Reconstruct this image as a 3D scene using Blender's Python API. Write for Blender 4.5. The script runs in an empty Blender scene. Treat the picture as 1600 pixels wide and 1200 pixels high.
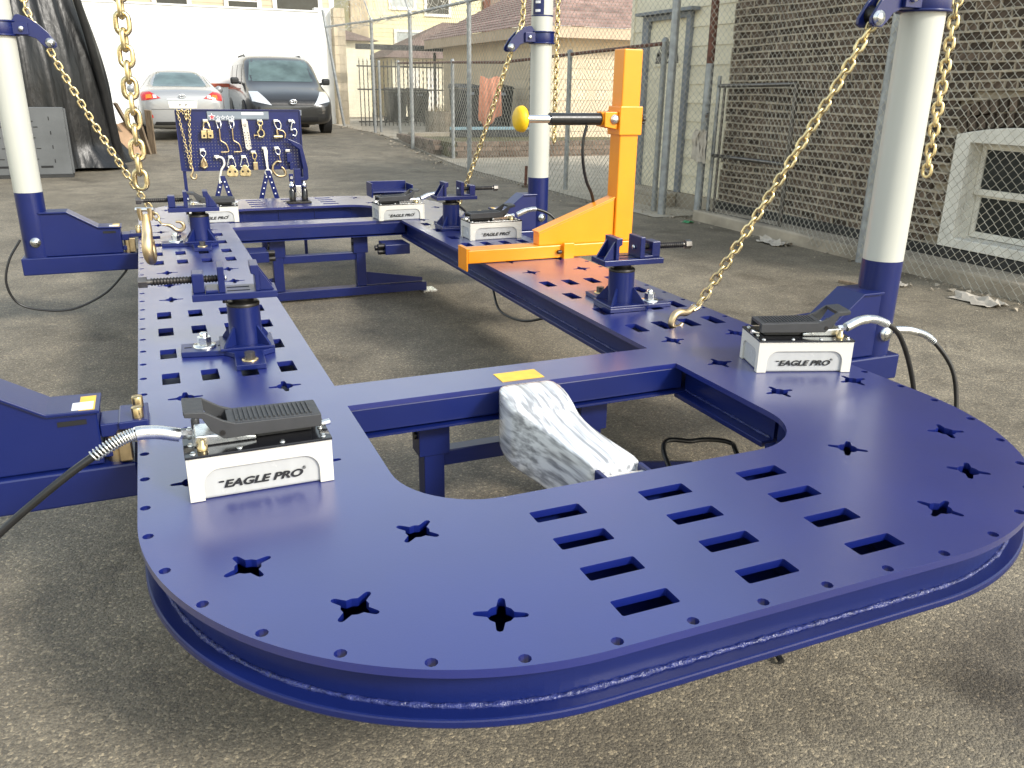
import bpy, bmesh, math, random
import numpy as np
from mathutils import Vector, Matrix
random.seed(7)
scene = bpy.context.scene
COL = scene.collection
PI = math.pi
R = math.radians

# ---------------------------------------------------------------- camera
cam_d = bpy.data.cameras.new('camera')
cam = bpy.data.objects.new('camera', cam_d); COL.objects.link(cam)
cam_d.sensor_width = 36.0
cam_d.lens = 1292.0/1600.0*36.0
cam_d.clip_start = 0.05; cam_d.clip_end = 1000
_R = [[0.92054, -0.11947, 0.37192], [-0.39040, -0.31473, 0.86518], [0.01369, -0.94163, -0.33637]]
_m = Matrix(((_R[0][0], -_R[0][1], -_R[0][2], 0.0), (_R[1][0], -_R[1][1], -_R[1][2], 0.0), (_R[2][0], -_R[2][1], -_R[2][2], 1.345), (0, 0, 0, 1)))
cam.matrix_world = _m
scene.camera = cam

# ---------------------------------------------------------------- light
SUN_EL = 34.0
SUN_DIR = Vector((0.5*math.cos(R(SUN_EL)), -0.866*math.cos(R(SUN_EL)), math.sin(R(SUN_EL)))).normalized()
w = bpy.data.worlds.new('World'); scene.world = w; w.use_nodes = True
nt = w.node_tree; nt.nodes.clear()
sky = nt.nodes.new('ShaderNodeTexSky'); sky.sky_type = 'NISHITA'; sky.sun_disc = False
sky.sun_elevation = R(SUN_EL); sky.sun_rotation = math.atan2(SUN_DIR.x, SUN_DIR.y)
sky.air_density = 2.0; sky.dust_density = 1.0; sky.ozone_density = 1.0
bg = nt.nodes.new('ShaderNodeBackground'); bg.inputs['Strength'].default_value = 0.15
out = nt.nodes.new('ShaderNodeOutputWorld')
hz = nt.nodes.new('ShaderNodeHueSaturation'); hz.inputs['Saturation'].default_value = 0.55; hz.inputs['Value'].default_value = 1.1      # milky, hazy sky
nt.links.new(sky.outputs[0], hz.inputs['Color']); nt.links.new(hz.outputs[0], bg.inputs[0]); nt.links.new(bg.outputs[0], out.inputs[0])
sd = bpy.data.lights.new('sun', 'SUN'); sd.energy = 2.0; sd.angle = R(10); sd.color = (1.0, 0.95, 0.87)
so = bpy.data.objects.new('sun', sd); COL.objects.link(so)
so.rotation_euler = SUN_DIR.to_track_quat('Z', 'Y').to_euler(); so.location = (4, -6, 8)
scene.render.engine = 'CYCLES'
scene.view_settings.view_transform = 'Standard'; scene.view_settings.look = 'None'
scene.view_settings.gamma = 1.0; scene.view_settings.use_curve_mapping = False
scene.view_settings.exposure = 0.92

# ---------------------------------------------------------------- materials
MATS = {}
def mat(name, color, rough=0.5, metal=0.0, var=0.12, vscale=8.0, bump=0.0, bscale=200.0, spec=0.5, coat=0.0, island=0.0, rvar=0.1, trans=0.0, emis=None, alpha=1.0, sss=0.0, streak=None):
    """Principled material: base colour broken up by noise, roughness variation, fine bump."""
    m = bpy.data.materials.new(name); m.use_nodes = True
    t = m.node_tree; N = t.nodes; L = t.links
    b = N['Principled BSDF']
    tc = N.new('ShaderNodeTexCoord')
    src = tc.outputs['Object']
    if streak:
        mp = N.new('ShaderNodeMapping'); mp.inputs['Scale'].default_value = streak; L.new(src, mp.inputs[0]); src = mp.outputs[0]
    n = N.new('ShaderNodeTexNoise'); n.inputs['Scale'].default_value = vscale; n.inputs['Detail'].default_value = 6
    L.new(src, n.inputs['Vector'])
    r = N.new('ShaderNodeValToRGB')
    c = Vector(color[:3])
    lo = c*(1-var); hi = c*(1+var)
    r.color_ramp.elements[0].position = 0.3; r.color_ramp.elements[1].position = 0.7
    r.color_ramp.elements[0].color = (*lo, 1); r.color_ramp.elements[1].color = (*[min(1, x) for x in hi], 1)
    L.new(n.outputs['Fac'], r.inputs[0])
    colout = r.outputs[0]
    if island > 0:
        g = N.new('ShaderNodeNewGeometry'); oi = N.new('ShaderNodeObjectInfo')
        ad = N.new('ShaderNodeMath'); ad.operation = 'ADD'; L.new(g.outputs['Random Per Island'], ad.inputs[0]); L.new(oi.outputs['Random'], ad.inputs[1])
        fr = N.new('ShaderNodeMath'); fr.operation = 'FRACT'; L.new(ad.outputs[0], fr.inputs[0])
        mr = N.new('ShaderNodeMapRange'); mr.inputs['To Min'].default_value = 1-island; mr.inputs['To Max'].default_value = 1+island
        L.new(fr.outputs[0], mr.inputs['Value'])
        mx = N.new('ShaderNodeVectorMath'); mx.operation = 'SCALE'; L.new(colout, mx.inputs[0]); L.new(mr.outputs[0], mx.inputs['Scale'])
        colout = mx.outputs[0]
    L.new(colout, b.inputs['Base Color'])
    b.inputs['Metallic'].default_value = metal
    b.inputs['Specular IOR Level'].default_value = spec
    n2 = N.new('ShaderNodeTexNoise'); n2.inputs['Scale'].default_value = vscale*2.3; n2.inputs['Detail'].default_value = 4
    L.new(tc.outputs['Object'], n2.inputs['Vector'])
    m2 = N.new('ShaderNodeMapRange'); m2.inputs['To Min'].default_value = max(0.02, rough-rvar); m2.inputs['To Max'].default_value = min(1, rough+rvar)
    L.new(n2.outputs['Fac'], m2.inputs['Value']); L.new(m2.outputs[0], b.inputs['Roughness'])
    if coat: b.inputs['Coat Weight'].default_value = coat; b.inputs['Coat Roughness'].default_value = 0.08
    if bump > 0:
        n3 = N.new('ShaderNodeTexNoise'); n3.inputs['Scale'].default_value = bscale; n3.inputs['Detail'].default_value = 3
        L.new(src, n3.inputs['Vector'])
        bp = N.new('ShaderNodeBump'); bp.inputs['Strength'].default_value = bump; bp.inputs['Distance'].default_value = 0.01
        L.new(n3.outputs['Fac'], bp.inputs['Height']); L.new(bp.outputs[0], b.inputs['Normal'])
    if trans: b.inputs['Transmission Weight'].default_value = trans
    if sss: b.inputs['Subsurface Weight'].default_value = sss; b.inputs['Subsurface Radius'].default_value = (.03, .03, .025)
    if emis: b.inputs['Emission Color'].default_value = (*emis[0], 1); b.inputs['Emission Strength'].default_value = emis[1]
    if alpha < 1: b.inputs['Alpha'].default_value = alpha
    MATS[name] = m
    return m

mat('blue_paint', (.005, .012, .092), .30, var=.10, vscale=5, bump=.04, bscale=420, rvar=.05)
mat('blue_deck', (.004, .012, .140), .32, var=.08, vscale=3, bump=.03, bscale=300, rvar=.05, spec=.9, coat=.8)
MATS['blue_deck'].node_tree.nodes['Principled BSDF'].inputs['Coat Roughness'].default_value = .26
MATS['blue_deck'].node_tree.nodes['Principled BSDF'].inputs['Coat IOR'].default_value = 1.6
MATS['blue_deck'].node_tree.nodes['Principled BSDF'].inputs['Coat Weight'].default_value = 1.0
mat('blue_weld', (.022, .030, .13), .30, var=.3, vscale=60, bump=.8, bscale=90)
mat('cream_pole', (.50, .505, .455), .32, var=.03, vscale=3, bump=.02, bscale=300)
mat('orange_paint', (.88, .30, .008), .33, var=.05, vscale=6, bump=.02, bscale=300)
mat('yellow_cast', (.80, .50, .01), .45, var=.08, vscale=20, bump=.1, bscale=120)
mat('zinc_gold', (.72, .59, .33), .30, metal=1, var=.25, vscale=25, rvar=.12, island=.18)
mat('hook_gold', (.58, .45, .27), .38, metal=1, var=.3, vscale=22, rvar=.12)
mat('zinc_bright', (.78, .79, .78), .28, metal=1, var=.12, vscale=40, rvar=.1)
mat('chrome', (.85, .85, .86), .10, metal=1, var=.02, rvar=.04)
mat('black_oxide', (.045, .042, .04), .42, metal=.8, var=.3, vscale=60)
mat('steel_dark', (.16, .15, .14), .4, metal=.9, var=.3, vscale=40)
mat('black_plastic', (.028, .029, .031), .5, var=.15, vscale=40, bump=.1, bscale=600)
mat('grey_pedal', (.035, .036, .039), .5, var=.1, vscale=30, bump=.1, bscale=500)
mat('black_gloss', (.012, .012, .014), .12, var=.1, vscale=10, rvar=.06)
mat('black_rubber', (.014, .014, .015), .32, var=.2, vscale=30)
mat('white_poly', (.62, .60, .54), .35, var=.03, vscale=6, sss=.25)
mat('white_poly_panel', (.45, .455, .45), .25, var=.06, vscale=9, sss=.2, streak=(3, 1, .2))
mat('ink_black', (.01, .01, .012), .5, var=.0)
mat('ink_white', (.80, .80, .82), .5, var=.0)
mat('ink_red', (.65, .06, .07), .5, var=.0)
mat('banner_grey', (.20, .235, .27), .5, var=.05)
mat('sticker_yellow', (.82, .50, .05), .4, var=.12, vscale=30)
mat('sticker_white', (.78, .78, .80), .4, var=.05)
mat('brass', (.62, .48, .26), .3, metal=1, var=.2, vscale=30)
mat('galvanised', (.33, .345, .35), .5, metal=.45, var=.25, vscale=12, rvar=.15)
mat('wire', (.42, .40, .34), .5, metal=.2, var=.3, vscale=3)
mat('rust', (.13, .055, .035), .75, var=.5, vscale=25, bump=.3, bscale=80)
mat('iron_black', (.022, .022, .022), .5, var=.2)
mat('white_wall', (.82, .82, .80), .8, var=.04, vscale=.5, bump=.1, bscale=30)
mat('red_band', (.38, .09, .05), .8, var=.2)
mat('tan_pillar', (.50, .42, .30), .85, var=.2, vscale=3, bump=.2, bscale=40, island=.1)
mat('brick_dark', (.105, .076, .055), .9, var=.45, vscale=14, bump=.5, bscale=60, island=.5)
mat('mortar', (.43, .365, .275), .95, var=.25, vscale=9, bump=.6, bscale=70)
mat('footing', (.36, .31, .24), .95, var=.25, vscale=4, bump=.4, bscale=50)
mat('cream_siding', (.82, .75, .57), .6, var=.08, vscale=2, bump=.06, bscale=60, island=.05, streak=(.6, .6, 5))
mat('tan_siding', (.66, .54, .38), .65, var=.08, vscale=2, bump=.06, bscale=60, island=.05)
mat('yellow_siding', (.70, .64, .40), .7, var=.05, vscale=2, island=.05)
mat('brown_siding', (.20, .15, .12), .7, var=.15, vscale=2, island=.08)
mat('blue_siding', (.38, .45, .55), .7, var=.06, vscale=2, island=.05)
mat('beige_siding', (.52, .44, .31), .7, var=.06, vscale=2, island=.06)
mat('roof_pink', (.28, .185, .155), .9, var=.3, vscale=4, bump=.4, bscale=20, island=.16)
mat('roof_brown', (.17, .12, .10), .9, var=.25, vscale=4, island=.15)
mat('trim_white', (.76, .73, .65), .5, var=.12, vscale=9, bump=.1, bscale=60)
mat('trim_tan', (.52, .40, .28), .7, var=.1)
mat('trim_grey', (.20, .22, .25), .6, var=.15)
mat('glass_dark', (.018, .022, .022), .08, var=.4, vscale=4, rvar=.05)
mat('glass_car', (.09, .13, .125), .06, var=.35, vscale=3, rvar=.03)
mat('car_silver', (.34, .345, .35), .30, metal=.3, var=.02, vscale=.5, coat=.6, rvar=.02)
mat('car_dark', (.026, .026, .026), .30, metal=.2, var=.03, vscale=.5, coat=.7, rvar=.02)
mat('car_trim', (.015, .015, .016), .5, var=.1)
mat('tyre', (.016, .016, .016), .8, var=.2, vscale=30)
mat('lamp_red', (.50, .02, .015), .15, var=.3, vscale=30, coat=.5)
mat('lamp_amber', (.75, .18, .01), .15, var=.3, vscale=30, coat=.5)
mat('lamp_clear', (.72, .73, .74), .12, var=.2, vscale=40, metal=.3, coat=.5)
mat('tarp', (.011, .011, .0115), .36, var=.35, vscale=7, bump=1.0, bscale=14, rvar=.1, spec=.4, streak=(1, 1, .35))
mat('grey_panel', (.10, .105, .108), .6, var=.15, vscale=3, bump=.05, bscale=80)
mat('slot_black', (.006, .006, .007), .7, var=.0)
mat('bin_black', (.022, .024, .026), .45, var=.2, vscale=6)
mat('wood', (.20, .15, .10), .85, var=.4, vscale=5, streak=(8, 8, 1), bump=.3, bscale=40, island=.15)
mat('wood_grey', (.17, .145, .11), .9, var=.35, vscale=6, bump=.3, bscale=40, island=.2)
mat('cardboard', (.45, .30, .19), .9, var=.15)
mat('towel', (.62, .29, .19), .95, var=.15, vscale=20, bump=.5, bscale=150)
mat('blue_bar', (.17, .27, .32), .6, var=.1)
mat('paving', (.42, .37, .29), .95, var=.2, vscale=2.5, bump=.3, bscale=40)
mat('retaining', (.17, .125, .095), .95, var=.35, vscale=5, bump=.5, bscale=30, island=.3)
mat('litter_white', (.46, .41, .34), .85, var=.2, vscale=15)
mat('litter_green', (.05, .25, .10), .6, var=.2)
mat('dry_grass', (.22, .17, .09), .9, var=.3)
mat('leaf', (.10, .09, .04), .8, var=.4, island=.4)
mat('curtain', (.40, .43, .42), .8, var=.1)

# stretch wrap: thin crinkled film over the steel below
def wrap_material():
    m = bpy.data.materials.new('stretch_wrap'); m.use_nodes = True
    t = m.node_tree; N = t.nodes; L = t.links; b = N['Principled BSDF']
    tc = N.new('ShaderNodeTexCoord'); mp = N.new('ShaderNodeMapping'); mp.inputs['Scale'].default_value = (60, 3.0, 48); mp.inputs['Rotation'].default_value = (.3, .2, .5)
    L.new(tc.outputs['Object'], mp.inputs[0])
    n = N.new('ShaderNodeTexNoise'); n.inputs['Scale'].default_value = 1.3; n.inputs['Detail'].default_value = 2.5; n.inputs['Distortion'].default_value = .15
    L.new(mp.outputs[0], n.inputs['Vector'])
    r = N.new('ShaderNodeValToRGB'); r.color_ramp.elements[0].position = .33; r.color_ramp.elements[1].position = .66
    r.color_ramp.elements[0].color = (.50, .505, .52, 1); r.color_ramp.elements[1].color = (.92, .92, .92, 1)
    L.new(n.outputs['Fac'], r.inputs[0]); L.new(r.outputs[0], b.inputs['Base Color'])
    b.inputs['Roughness'].default_value = .22; b.inputs['Specular IOR Level'].default_value = .9
    b.inputs['Coat Weight'].default_value = 1.0; b.inputs['Coat Roughness'].default_value = .12
    bp = N.new('ShaderNodeBump'); bp.inputs['Strength'].default_value = .18; bp.inputs['Distance'].default_value = .003
    L.new(n.outputs['Fac'], bp.inputs['Height']); L.new(bp.outputs[0], b.inputs['Normal']); L.new(bp.outputs[0], b.inputs['Coat Normal'])
    ra = N.new('ShaderNodeMapRange'); ra.inputs['From Min'].default_value = .38; ra.inputs['From Max'].default_value = .56; ra.inputs['To Min'].default_value = .62; ra.inputs['To Max'].default_value = 1.0
    L.new(n.outputs['Fac'], ra.inputs['Value']); L.new(ra.outputs[0], b.inputs['Alpha'])
    MATS['stretch_wrap'] = m
wrap_material()

def asphalt_material():
    m = bpy.data.materials.new('asphalt'); m.use_nodes = True
    t = m.node_tree; N = t.nodes; L = t.links; b = N['Principled BSDF']
    tc = N.new('ShaderNodeTexCoord'); P = tc.outputs['Object']
    def noise(scale, detail=5, rough=.55, dist=0):
        n = N.new('ShaderNodeTexNoise'); n.inputs['Scale'].default_value = scale; n.inputs['Detail'].default_value = detail
        n.inputs['Roughness'].default_value = rough; n.inputs['Distortion'].default_value = dist; L.new(P, n.inputs['Vector']); return n.outputs['Fac']
    def ramp(src, stops):
        r = N.new('ShaderNodeValToRGB'); e = r.color_ramp.elements
        e[0].position, e[0].color = stops[0][0], (*stops[0][1], 1); e[1].position, e[1].color = stops[-1][0], (*stops[-1][1], 1)
        for p, c in stops[1:-1]:
            k = e.new(p); k.color = (*c, 1)
        L.new(src, r.inputs[0]); return r.outputs[0]
    def mix(mode, a, c, fac):
        x = N.new('ShaderNodeMix'); x.data_type = 'RGBA'; x.blend_type = mode
        if isinstance(fac, float): x.inputs[0].default_value = fac
        else: L.new(fac, x.inputs[0])
        L.new(a, x.inputs[6]); L.new(c, x.inputs[7]); return x.outputs[2]
    # large worn and dirty areas
    big = ramp(noise(.55, 6, .6, .4), [(.30, (.155, .135, .104)), (.52, (.218, .191, .149)), (.72, (.285, .250, .196))])
    mid = ramp(noise(3.2, 6, .65), [(.30, (.66, .65, .64)), (.66, (1.12, 1.11, 1.08))])
    c = mix('MULTIPLY', big, mid, 1.0)
    # aggregate stones
    v = N.new('ShaderNodeTexVoronoi'); v.inputs['Scale'].default_value = 140; L.new(P, v.inputs['Vector'])
    v2 = N.new('ShaderNodeTexVoronoi'); v2.inputs['Scale'].default_value = 300; L.new(P, v2.inputs['Vector'])
    sp = N.new('ShaderNodeSeparateColor'); L.new(v.outputs['Color'], sp.inputs[0])
    sp2 = N.new('ShaderNodeSeparateColor'); L.new(v2.outputs['Color'], sp2.inputs[0])
    st = ramp(sp.outputs[0], [(0.0, (.62, .62, .63)), (.55, (.92, .91, .89)), (.88, (1.18, 1.16, 1.10)), (.98, (1.9, 1.82, 1.66))])
    st2 = ramp(sp2.outputs[1], [(0.0, (.70, .70, .70)), (.8, (1.1, 1.1, 1.08)), (1.0, (1.5, 1.45, 1.35))])
    c = mix('MULTIPLY', c, st, .85); c = mix('MULTIPLY', c, st2, .8)
    # oil stains
    stain = ramp(noise(1.35, 4, .5, .2), [(.60, (1, 1, 1)), (.70, (.50, .48, .46))])
    c = mix('MULTIPLY', c, stain, .75)
    dots = ramp(noise(6.0, 3, .5), [(.68, (1, 1, 1)), (.75, (.45, .43, .42))])
    c = mix('MULTIPLY', c, dots, .6)
    # shadow from something out of view, painted into the asphalt colour beside the machine
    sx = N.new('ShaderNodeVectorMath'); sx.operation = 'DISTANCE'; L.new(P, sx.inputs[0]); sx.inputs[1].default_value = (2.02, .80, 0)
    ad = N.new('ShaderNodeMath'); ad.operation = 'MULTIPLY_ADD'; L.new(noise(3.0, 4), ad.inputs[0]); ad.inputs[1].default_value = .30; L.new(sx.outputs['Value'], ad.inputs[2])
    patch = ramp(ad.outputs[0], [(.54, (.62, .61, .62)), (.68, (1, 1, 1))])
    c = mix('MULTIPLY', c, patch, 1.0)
    # cracks
    cn = N.new('ShaderNodeTexNoise'); cn.inputs['Scale'].default_value = 1.6; cn.inputs['Detail'].default_value = 5; L.new(P, cn.inputs['Vector'])
    vm = N.new('ShaderNodeVectorMath'); vm.operation = 'MULTIPLY_ADD'; L.new(cn.outputs['Color'], vm.inputs[0]); vm.inputs[1].default_value = (.9, .9, .9); L.new(P, vm.inputs[2])
    cv = N.new('ShaderNodeTexVoronoi'); cv.feature = 'DISTANCE_TO_EDGE'; cv.inputs['Scale'].default_value = .75; L.new(vm.outputs[0], cv.inputs['Vector'])
    ck = ramp(cv.outputs['Distance'], [(.0, (.52, .50, .48)), (.006, (1, 1, 1))])
    msk = ramp(noise(.8, 3), [(.45, (0, 0, 0)), (.6, (1, 1, 1))])
    mm = N.new('ShaderNodeSeparateColor'); L.new(msk, mm.inputs[0])
    c = mix('MULTIPLY', c, ck, mm.outputs[0])
    L.new(c, b.inputs['Base Color'])
    rr = N.new('ShaderNodeMapRange'); rr.inputs['To Min'].default_value = .5; rr.inputs['To Max'].default_value = .9
    L.new(sp2.outputs[2], rr.inputs['Value']); L.new(rr.outputs[0], b.inputs['Roughness']); b.inputs['Specular IOR Level'].default_value = .4
    # relief
    h1 = N.new('ShaderNodeMath'); h1.operation = 'MULTIPLY'; L.new(v.outputs['Distance'], h1.inputs[0]); h1.inputs[1].default_value = -1.0
    h2 = N.new('ShaderNodeMath'); h2.operation = 'MULTIPLY_ADD'; L.new(v2.outputs['Distance'], h2.inputs[0]); h2.inputs[1].default_value = -.5; L.new(h1.outputs[0], h2.inputs[2])
    h3 = N.new('ShaderNodeMath'); h3.operation = 'ADD'; L.new(h2.outputs[0], h3.inputs[0]); L.new(sp.outputs[1], h3.inputs[1])
    bp = N.new('ShaderNodeBump'); bp.inputs['Strength'].default_value = .6; bp.inputs['Distance'].default_value = .0035
    L.new(h3.outputs[0], bp.inputs['Height']); L.new(bp.outputs[0], b.inputs['Normal'])
    MATS['asphalt'] = m
asphalt_material()

# ---------------------------------------------------------------- mesh helpers
class MB:
    def __init__(s): s.v = []; s.f = []; s.sm = []
    def add(s, verts, faces, smooth=False):
        o = len(s.v); s.v += [tuple(p) for p in verts]
        for f in faces: s.f.append(tuple(i+o for i in f)); s.sm.append(smooth)
        return s
    def box(s, x0, x1, y0, y1, z0, z1):
        if x0 > x1: x0, x1 = x1, x0
        if y0 > y1: y0, y1 = y1, y0
        if z0 > z1: z0, z1 = z1, z0
        return s.add([(x0,y0,z0),(x1,y0,z0),(x1,y1,z0),(x0,y1,z0),(x0,y0,z1),(x1,y0,z1),(x1,y1,z1),(x0,y1,z1)],
              [(3,2,1,0),(4,5,6,7),(0,1,5,4),(1,2,6,5),(2,3,7,6),(3,0,4,7)])
    def cyl(s, a, b, r, r2=None, n=16, caps=True, smooth=True):
        a = Vector(a); b = Vector(b); r2 = r if r2 is None else r2
        d = (b-a).normalized(); u = d.orthogonal().normalized(); v = d.cross(u)
        vs = []
        for p, rr in ((a, r), (b, r2)):
            for i in range(n):
                t = 2*PI*i/n; vs.append(p+u*(rr*math.cos(t))+v*(rr*math.sin(t)))
        s.add(vs, [(i, (i+1)%n, n+(i+1)%n, n+i) for i in range(n)], smooth)
        if caps:
            s.add(vs[:n], [tuple(range(n-1, -1, -1))]); s.add(vs[n:], [tuple(range(n))])
        return s
    def tube(s, pts, r, n=8, caps=True, closed=False):
        pts = [Vector(p) for p in pts]; m = len(pts)
        rs = r if isinstance(r, (list, tuple)) else [r]*m
        vs = []; u = None
        for k, p in enumerate(pts):
            if closed: d = (pts[(k+1)%m]-pts[k-1]).normalized()
            else: d = (pts[min(k+1, m-1)]-pts[max(k-1, 0)]).normalized()
            if u is None: u = d.orthogonal().normalized()
            else:
                u = (u-d*u.dot(d)); u = u.normalized() if u.length > 1e-6 else d.orthogonal().normalized()
            v = d.cross(u)
            for i in range(n):
                t = 2*PI*i/n; vs.append(p+(u*math.cos(t)+v*math.sin(t))*rs[k])
        fs = []
        for k in range(m if closed else m-1):
            k2 = (k+1)%m
            for i in range(n): fs.append((k*n+i, k*n+(i+1)%n, k2*n+(i+1)%n, k2*n+i))
        s.add(vs, fs, True)
        if caps and not closed:
            s.add(vs[:n], [tuple(range(n-1, -1, -1))]); s.add(vs[-n:], [tuple(range(n))])
        return s
    def prism(s, poly, a, b, axis='y'):
        """polygon in the plane normal to axis, extruded from a to b. axis y: (x,z); x: (y,z); z: (x,y)"""
        def P(q, t): return {'y': (q[0], t, q[1]), 'x': (t, q[0], q[1]), 'z': (q[0], q[1], t)}[axis]
        n = len(poly); vs = [P(q, a) for q in poly]+[P(q, b) for q in poly]
        return s.add(vs, [tuple(range(n-1, -1, -1)), tuple(range(n, 2*n))]+[(i, (i+1)%n, n+(i+1)%n, n+i) for i in range(n)])
    def lathe(s, prof, n=20, c=(0,0,0), axis='z'):
        """prof: (radius, height) pairs"""
        vs = []
        for (r, h) in prof:
            for i in range(n):
                t = 2*PI*i/n; a, b2 = r*math.cos(t), r*math.sin(t)
                q = {'z': (a, b2, h), 'x': (h, a, b2), 'y': (a, h, b2)}[axis]
                vs.append((c[0]+q[0], c[1]+q[1], c[2]+q[2]))
        m = len(prof)
        fs = [(k*n+i, k*n+(i+1)%n, (k+1)*n+(i+1)%n, (k+1)*n+i) for k in range(m-1) for i in range(n)]
        s.add(vs, fs, True)
        if prof[0][0] > 1e-5: s.add(vs[:n], [tuple(range(n-1, -1, -1))])
        if prof[-1][0] > 1e-5: s.add(vs[-n:], [tuple(range(n))])
        return s
    def hexn(s, c, r, h, axis='z'):
        n = 6; c = Vector(c)
        ax = {'z': Vector((0,0,1)), 'x': Vector((1,0,0)), 'y': Vector((0,1,0))}[axis]
        return s.cyl(c, c+ax*h, r, n=6, smooth=False)
    def xf(s, M): s.v = [tuple(M @ Vector(p)) for p in s.v]; return s
    def mesh(s, name):
        me = bpy.data.meshes.new(name); me.from_pydata(s.v, [], s.f)
        me.polygons.foreach_set('use_smooth', s.sm)
        bm = bmesh.new(); bm.from_mesh(me); bmesh.ops.recalc_face_normals(bm, faces=bm.faces); bm.to_mesh(me); bm.free()
        me.update(); return me
    def build(s, name, m, parent=None, bevel=0, loc=None, rot=None, seg=2):
        return link(name, s.mesh(name), m, parent, bevel, loc, rot, seg)
def link(name, me, m, parent=None, bevel=0, loc=None, rot=None, seg=2):
    o = bpy.data.objects.new(name, me); COL.objects.link(o)
    if m and not me.materials: me.materials.append(MATS[m])
    if parent: o.parent = parent
    if loc: o.location = loc
    if rot: o.rotation_euler = rot
    if bevel:
        b = o.modifiers.new('bevel', 'BEVEL'); b.width = bevel; b.segments = seg; b.limit_method = 'ANGLE'; b.angle_limit = R(40)
    return o
def tag(o, label, cat, group=None, kind=None):
    o['label'] = label; o['category'] = cat
    if group: o['group'] = group
    if kind: o['kind'] = kind
    return o
def struct(o): o['kind'] = 'structure'; return o
def stuff(o): o['kind'] = 'stuff'; return o
def thing(name, label, cat, loc=(0,0,0), rz=0, group=None):
    o = bpy.data.objects.new(name, None); COL.objects.link(o); o.empty_display_size = .1
    o.location = loc; o.rotation_euler = (0, 0, rz)
    return tag(o, label, cat, group)
def copy_tree(o, parent=None):
    c = o.copy(); COL.objects.link(c); c.parent = parent
    for ch in o.children: copy_tree(ch, c)
    return c
def curve_plate(name, loops, z0, z1, bevel=0.0, res=1):
    """outline + holes (closed 2-D loops) as a plate with real thickness"""
    from mathutils.geometry import delaunay_2d_cdt
    vs = []; fs = []
    for lp in loops:
        fs.append(list(range(len(vs), len(vs)+len(lp)))); vs += [Vector((float(p[0]), float(p[1]))) for p in lp]
    ov, oe, of, _a, _b, ofo = delaunay_2d_cdt(vs, [], fs, 1, 1e-6, True)
    tri = [f for f, src in zip(of, ofo) if list(src) == [0]]
    mb = MB(); n = len(ov)
    top = [(v.x, v.y, z1) for v in ov]; bot = [(v.x, v.y, z0) for v in ov]
    cnt = {}
    for f in tri:
        for i in range(len(f)):
            e = (f[i], f[(i+1) % len(f)]); cnt[e] = 1
    walls = [e for e in cnt if (e[1], e[0]) not in cnt]
    mb.add(top+bot, [tuple(f) for f in tri]+[tuple(n+i for i in reversed(f)) for f in tri]+[(b, a, n+a, n+b) for a, b in walls])
    me = bpy.data.meshes.new(name); me.from_pydata(mb.v, [], mb.f); me.update()
    return me
def text_mesh(txt, size, depth=.001, shear=0., sx=1., bold=0., heavy=0.):
    cu = bpy.data.curves.new('lettering', 'FONT'); cu.body = txt; cu.size = size; cu.extrude = depth; cu.shear = shear
    cu.align_x = 'CENTER'; cu.align_y = 'CENTER'; cu.offset = bold
    ob = bpy.data.objects.new('lettering', cu); COL.objects.link(ob)
    dg = bpy.context.evaluated_depsgraph_get(); me = bpy.data.meshes.new_from_object(ob.evaluated_get(dg))
    bpy.data.objects.remove(ob); bpy.data.curves.remove(cu)
    me.transform(Matrix.Diagonal((sx, 1, 1, 1))); me.materials.clear()
    if heavy:
        V = [v.co.copy() for v in me.vertices]; F = [tuple(p.vertices) for p in me.polygons]; vs = []; fs = []
        for k, (dx, dy) in enumerate(((-heavy, 0), (0, -heavy*.5), (heavy, 0), (0, heavy*.5))):
            o = len(vs); vs += [(v.x+dx, v.y+dy, v.z+k*.00008) for v in V]; fs += [tuple(i+o for i in f) for f in F]
        me = bpy.data.meshes.new('lettering'); me.from_pydata(vs, [], fs); me.update()
    return me
def bez(pts, n=10):
    """Catmull-Rom through pts"""
    P = [Vector(p) for p in pts]; P = [P[0]*2-P[1]]+P+[P[-1]*2-P[-2]]; out = []
    for k in range(1, len(P)-2):
        for i in range(n):
            t = i/n; a, b, c, d = P[k-1], P[k], P[k+1], P[k+2]
            out.append(.5*((2*b)+(c-a)*t+(2*a-5*b+4*c-d)*t*t+(3*b-a-3*c+d)*t**3))
    out.append(P[-2]); return out
def sstep(a, b, x):
    t = max(0., min(1., (x-a)/(b-a))); return t*t*(3-2*t)
def gz(x, y):
    return (.18+.09*sstep(-1, 4, x))*sstep(13.5, 20.5, y)
# ================================================================ ground
def ground():
    xs = [-200, -80, -40, -20, -10]+[-6+i*.5 for i in range(25)]+[10, 20, 40, 80, 200]
    ys = [-60, -20, -8, -3]+[-1+i*.5 for i in range(60)]+[32, 40, 60, 100, 220]
    mb = MB(); nx = len(xs)
    vs = [(x, y, gz(x, y)) for y in ys for x in xs]
    fs = [(j*nx+i, j*nx+i+1, (j+1)*nx+i+1, (j+1)*nx+i) for j in range(len(ys)-1) for i in range(nx-1)]
    mb.add(vs, fs, True)
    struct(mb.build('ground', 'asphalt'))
ground()

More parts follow.
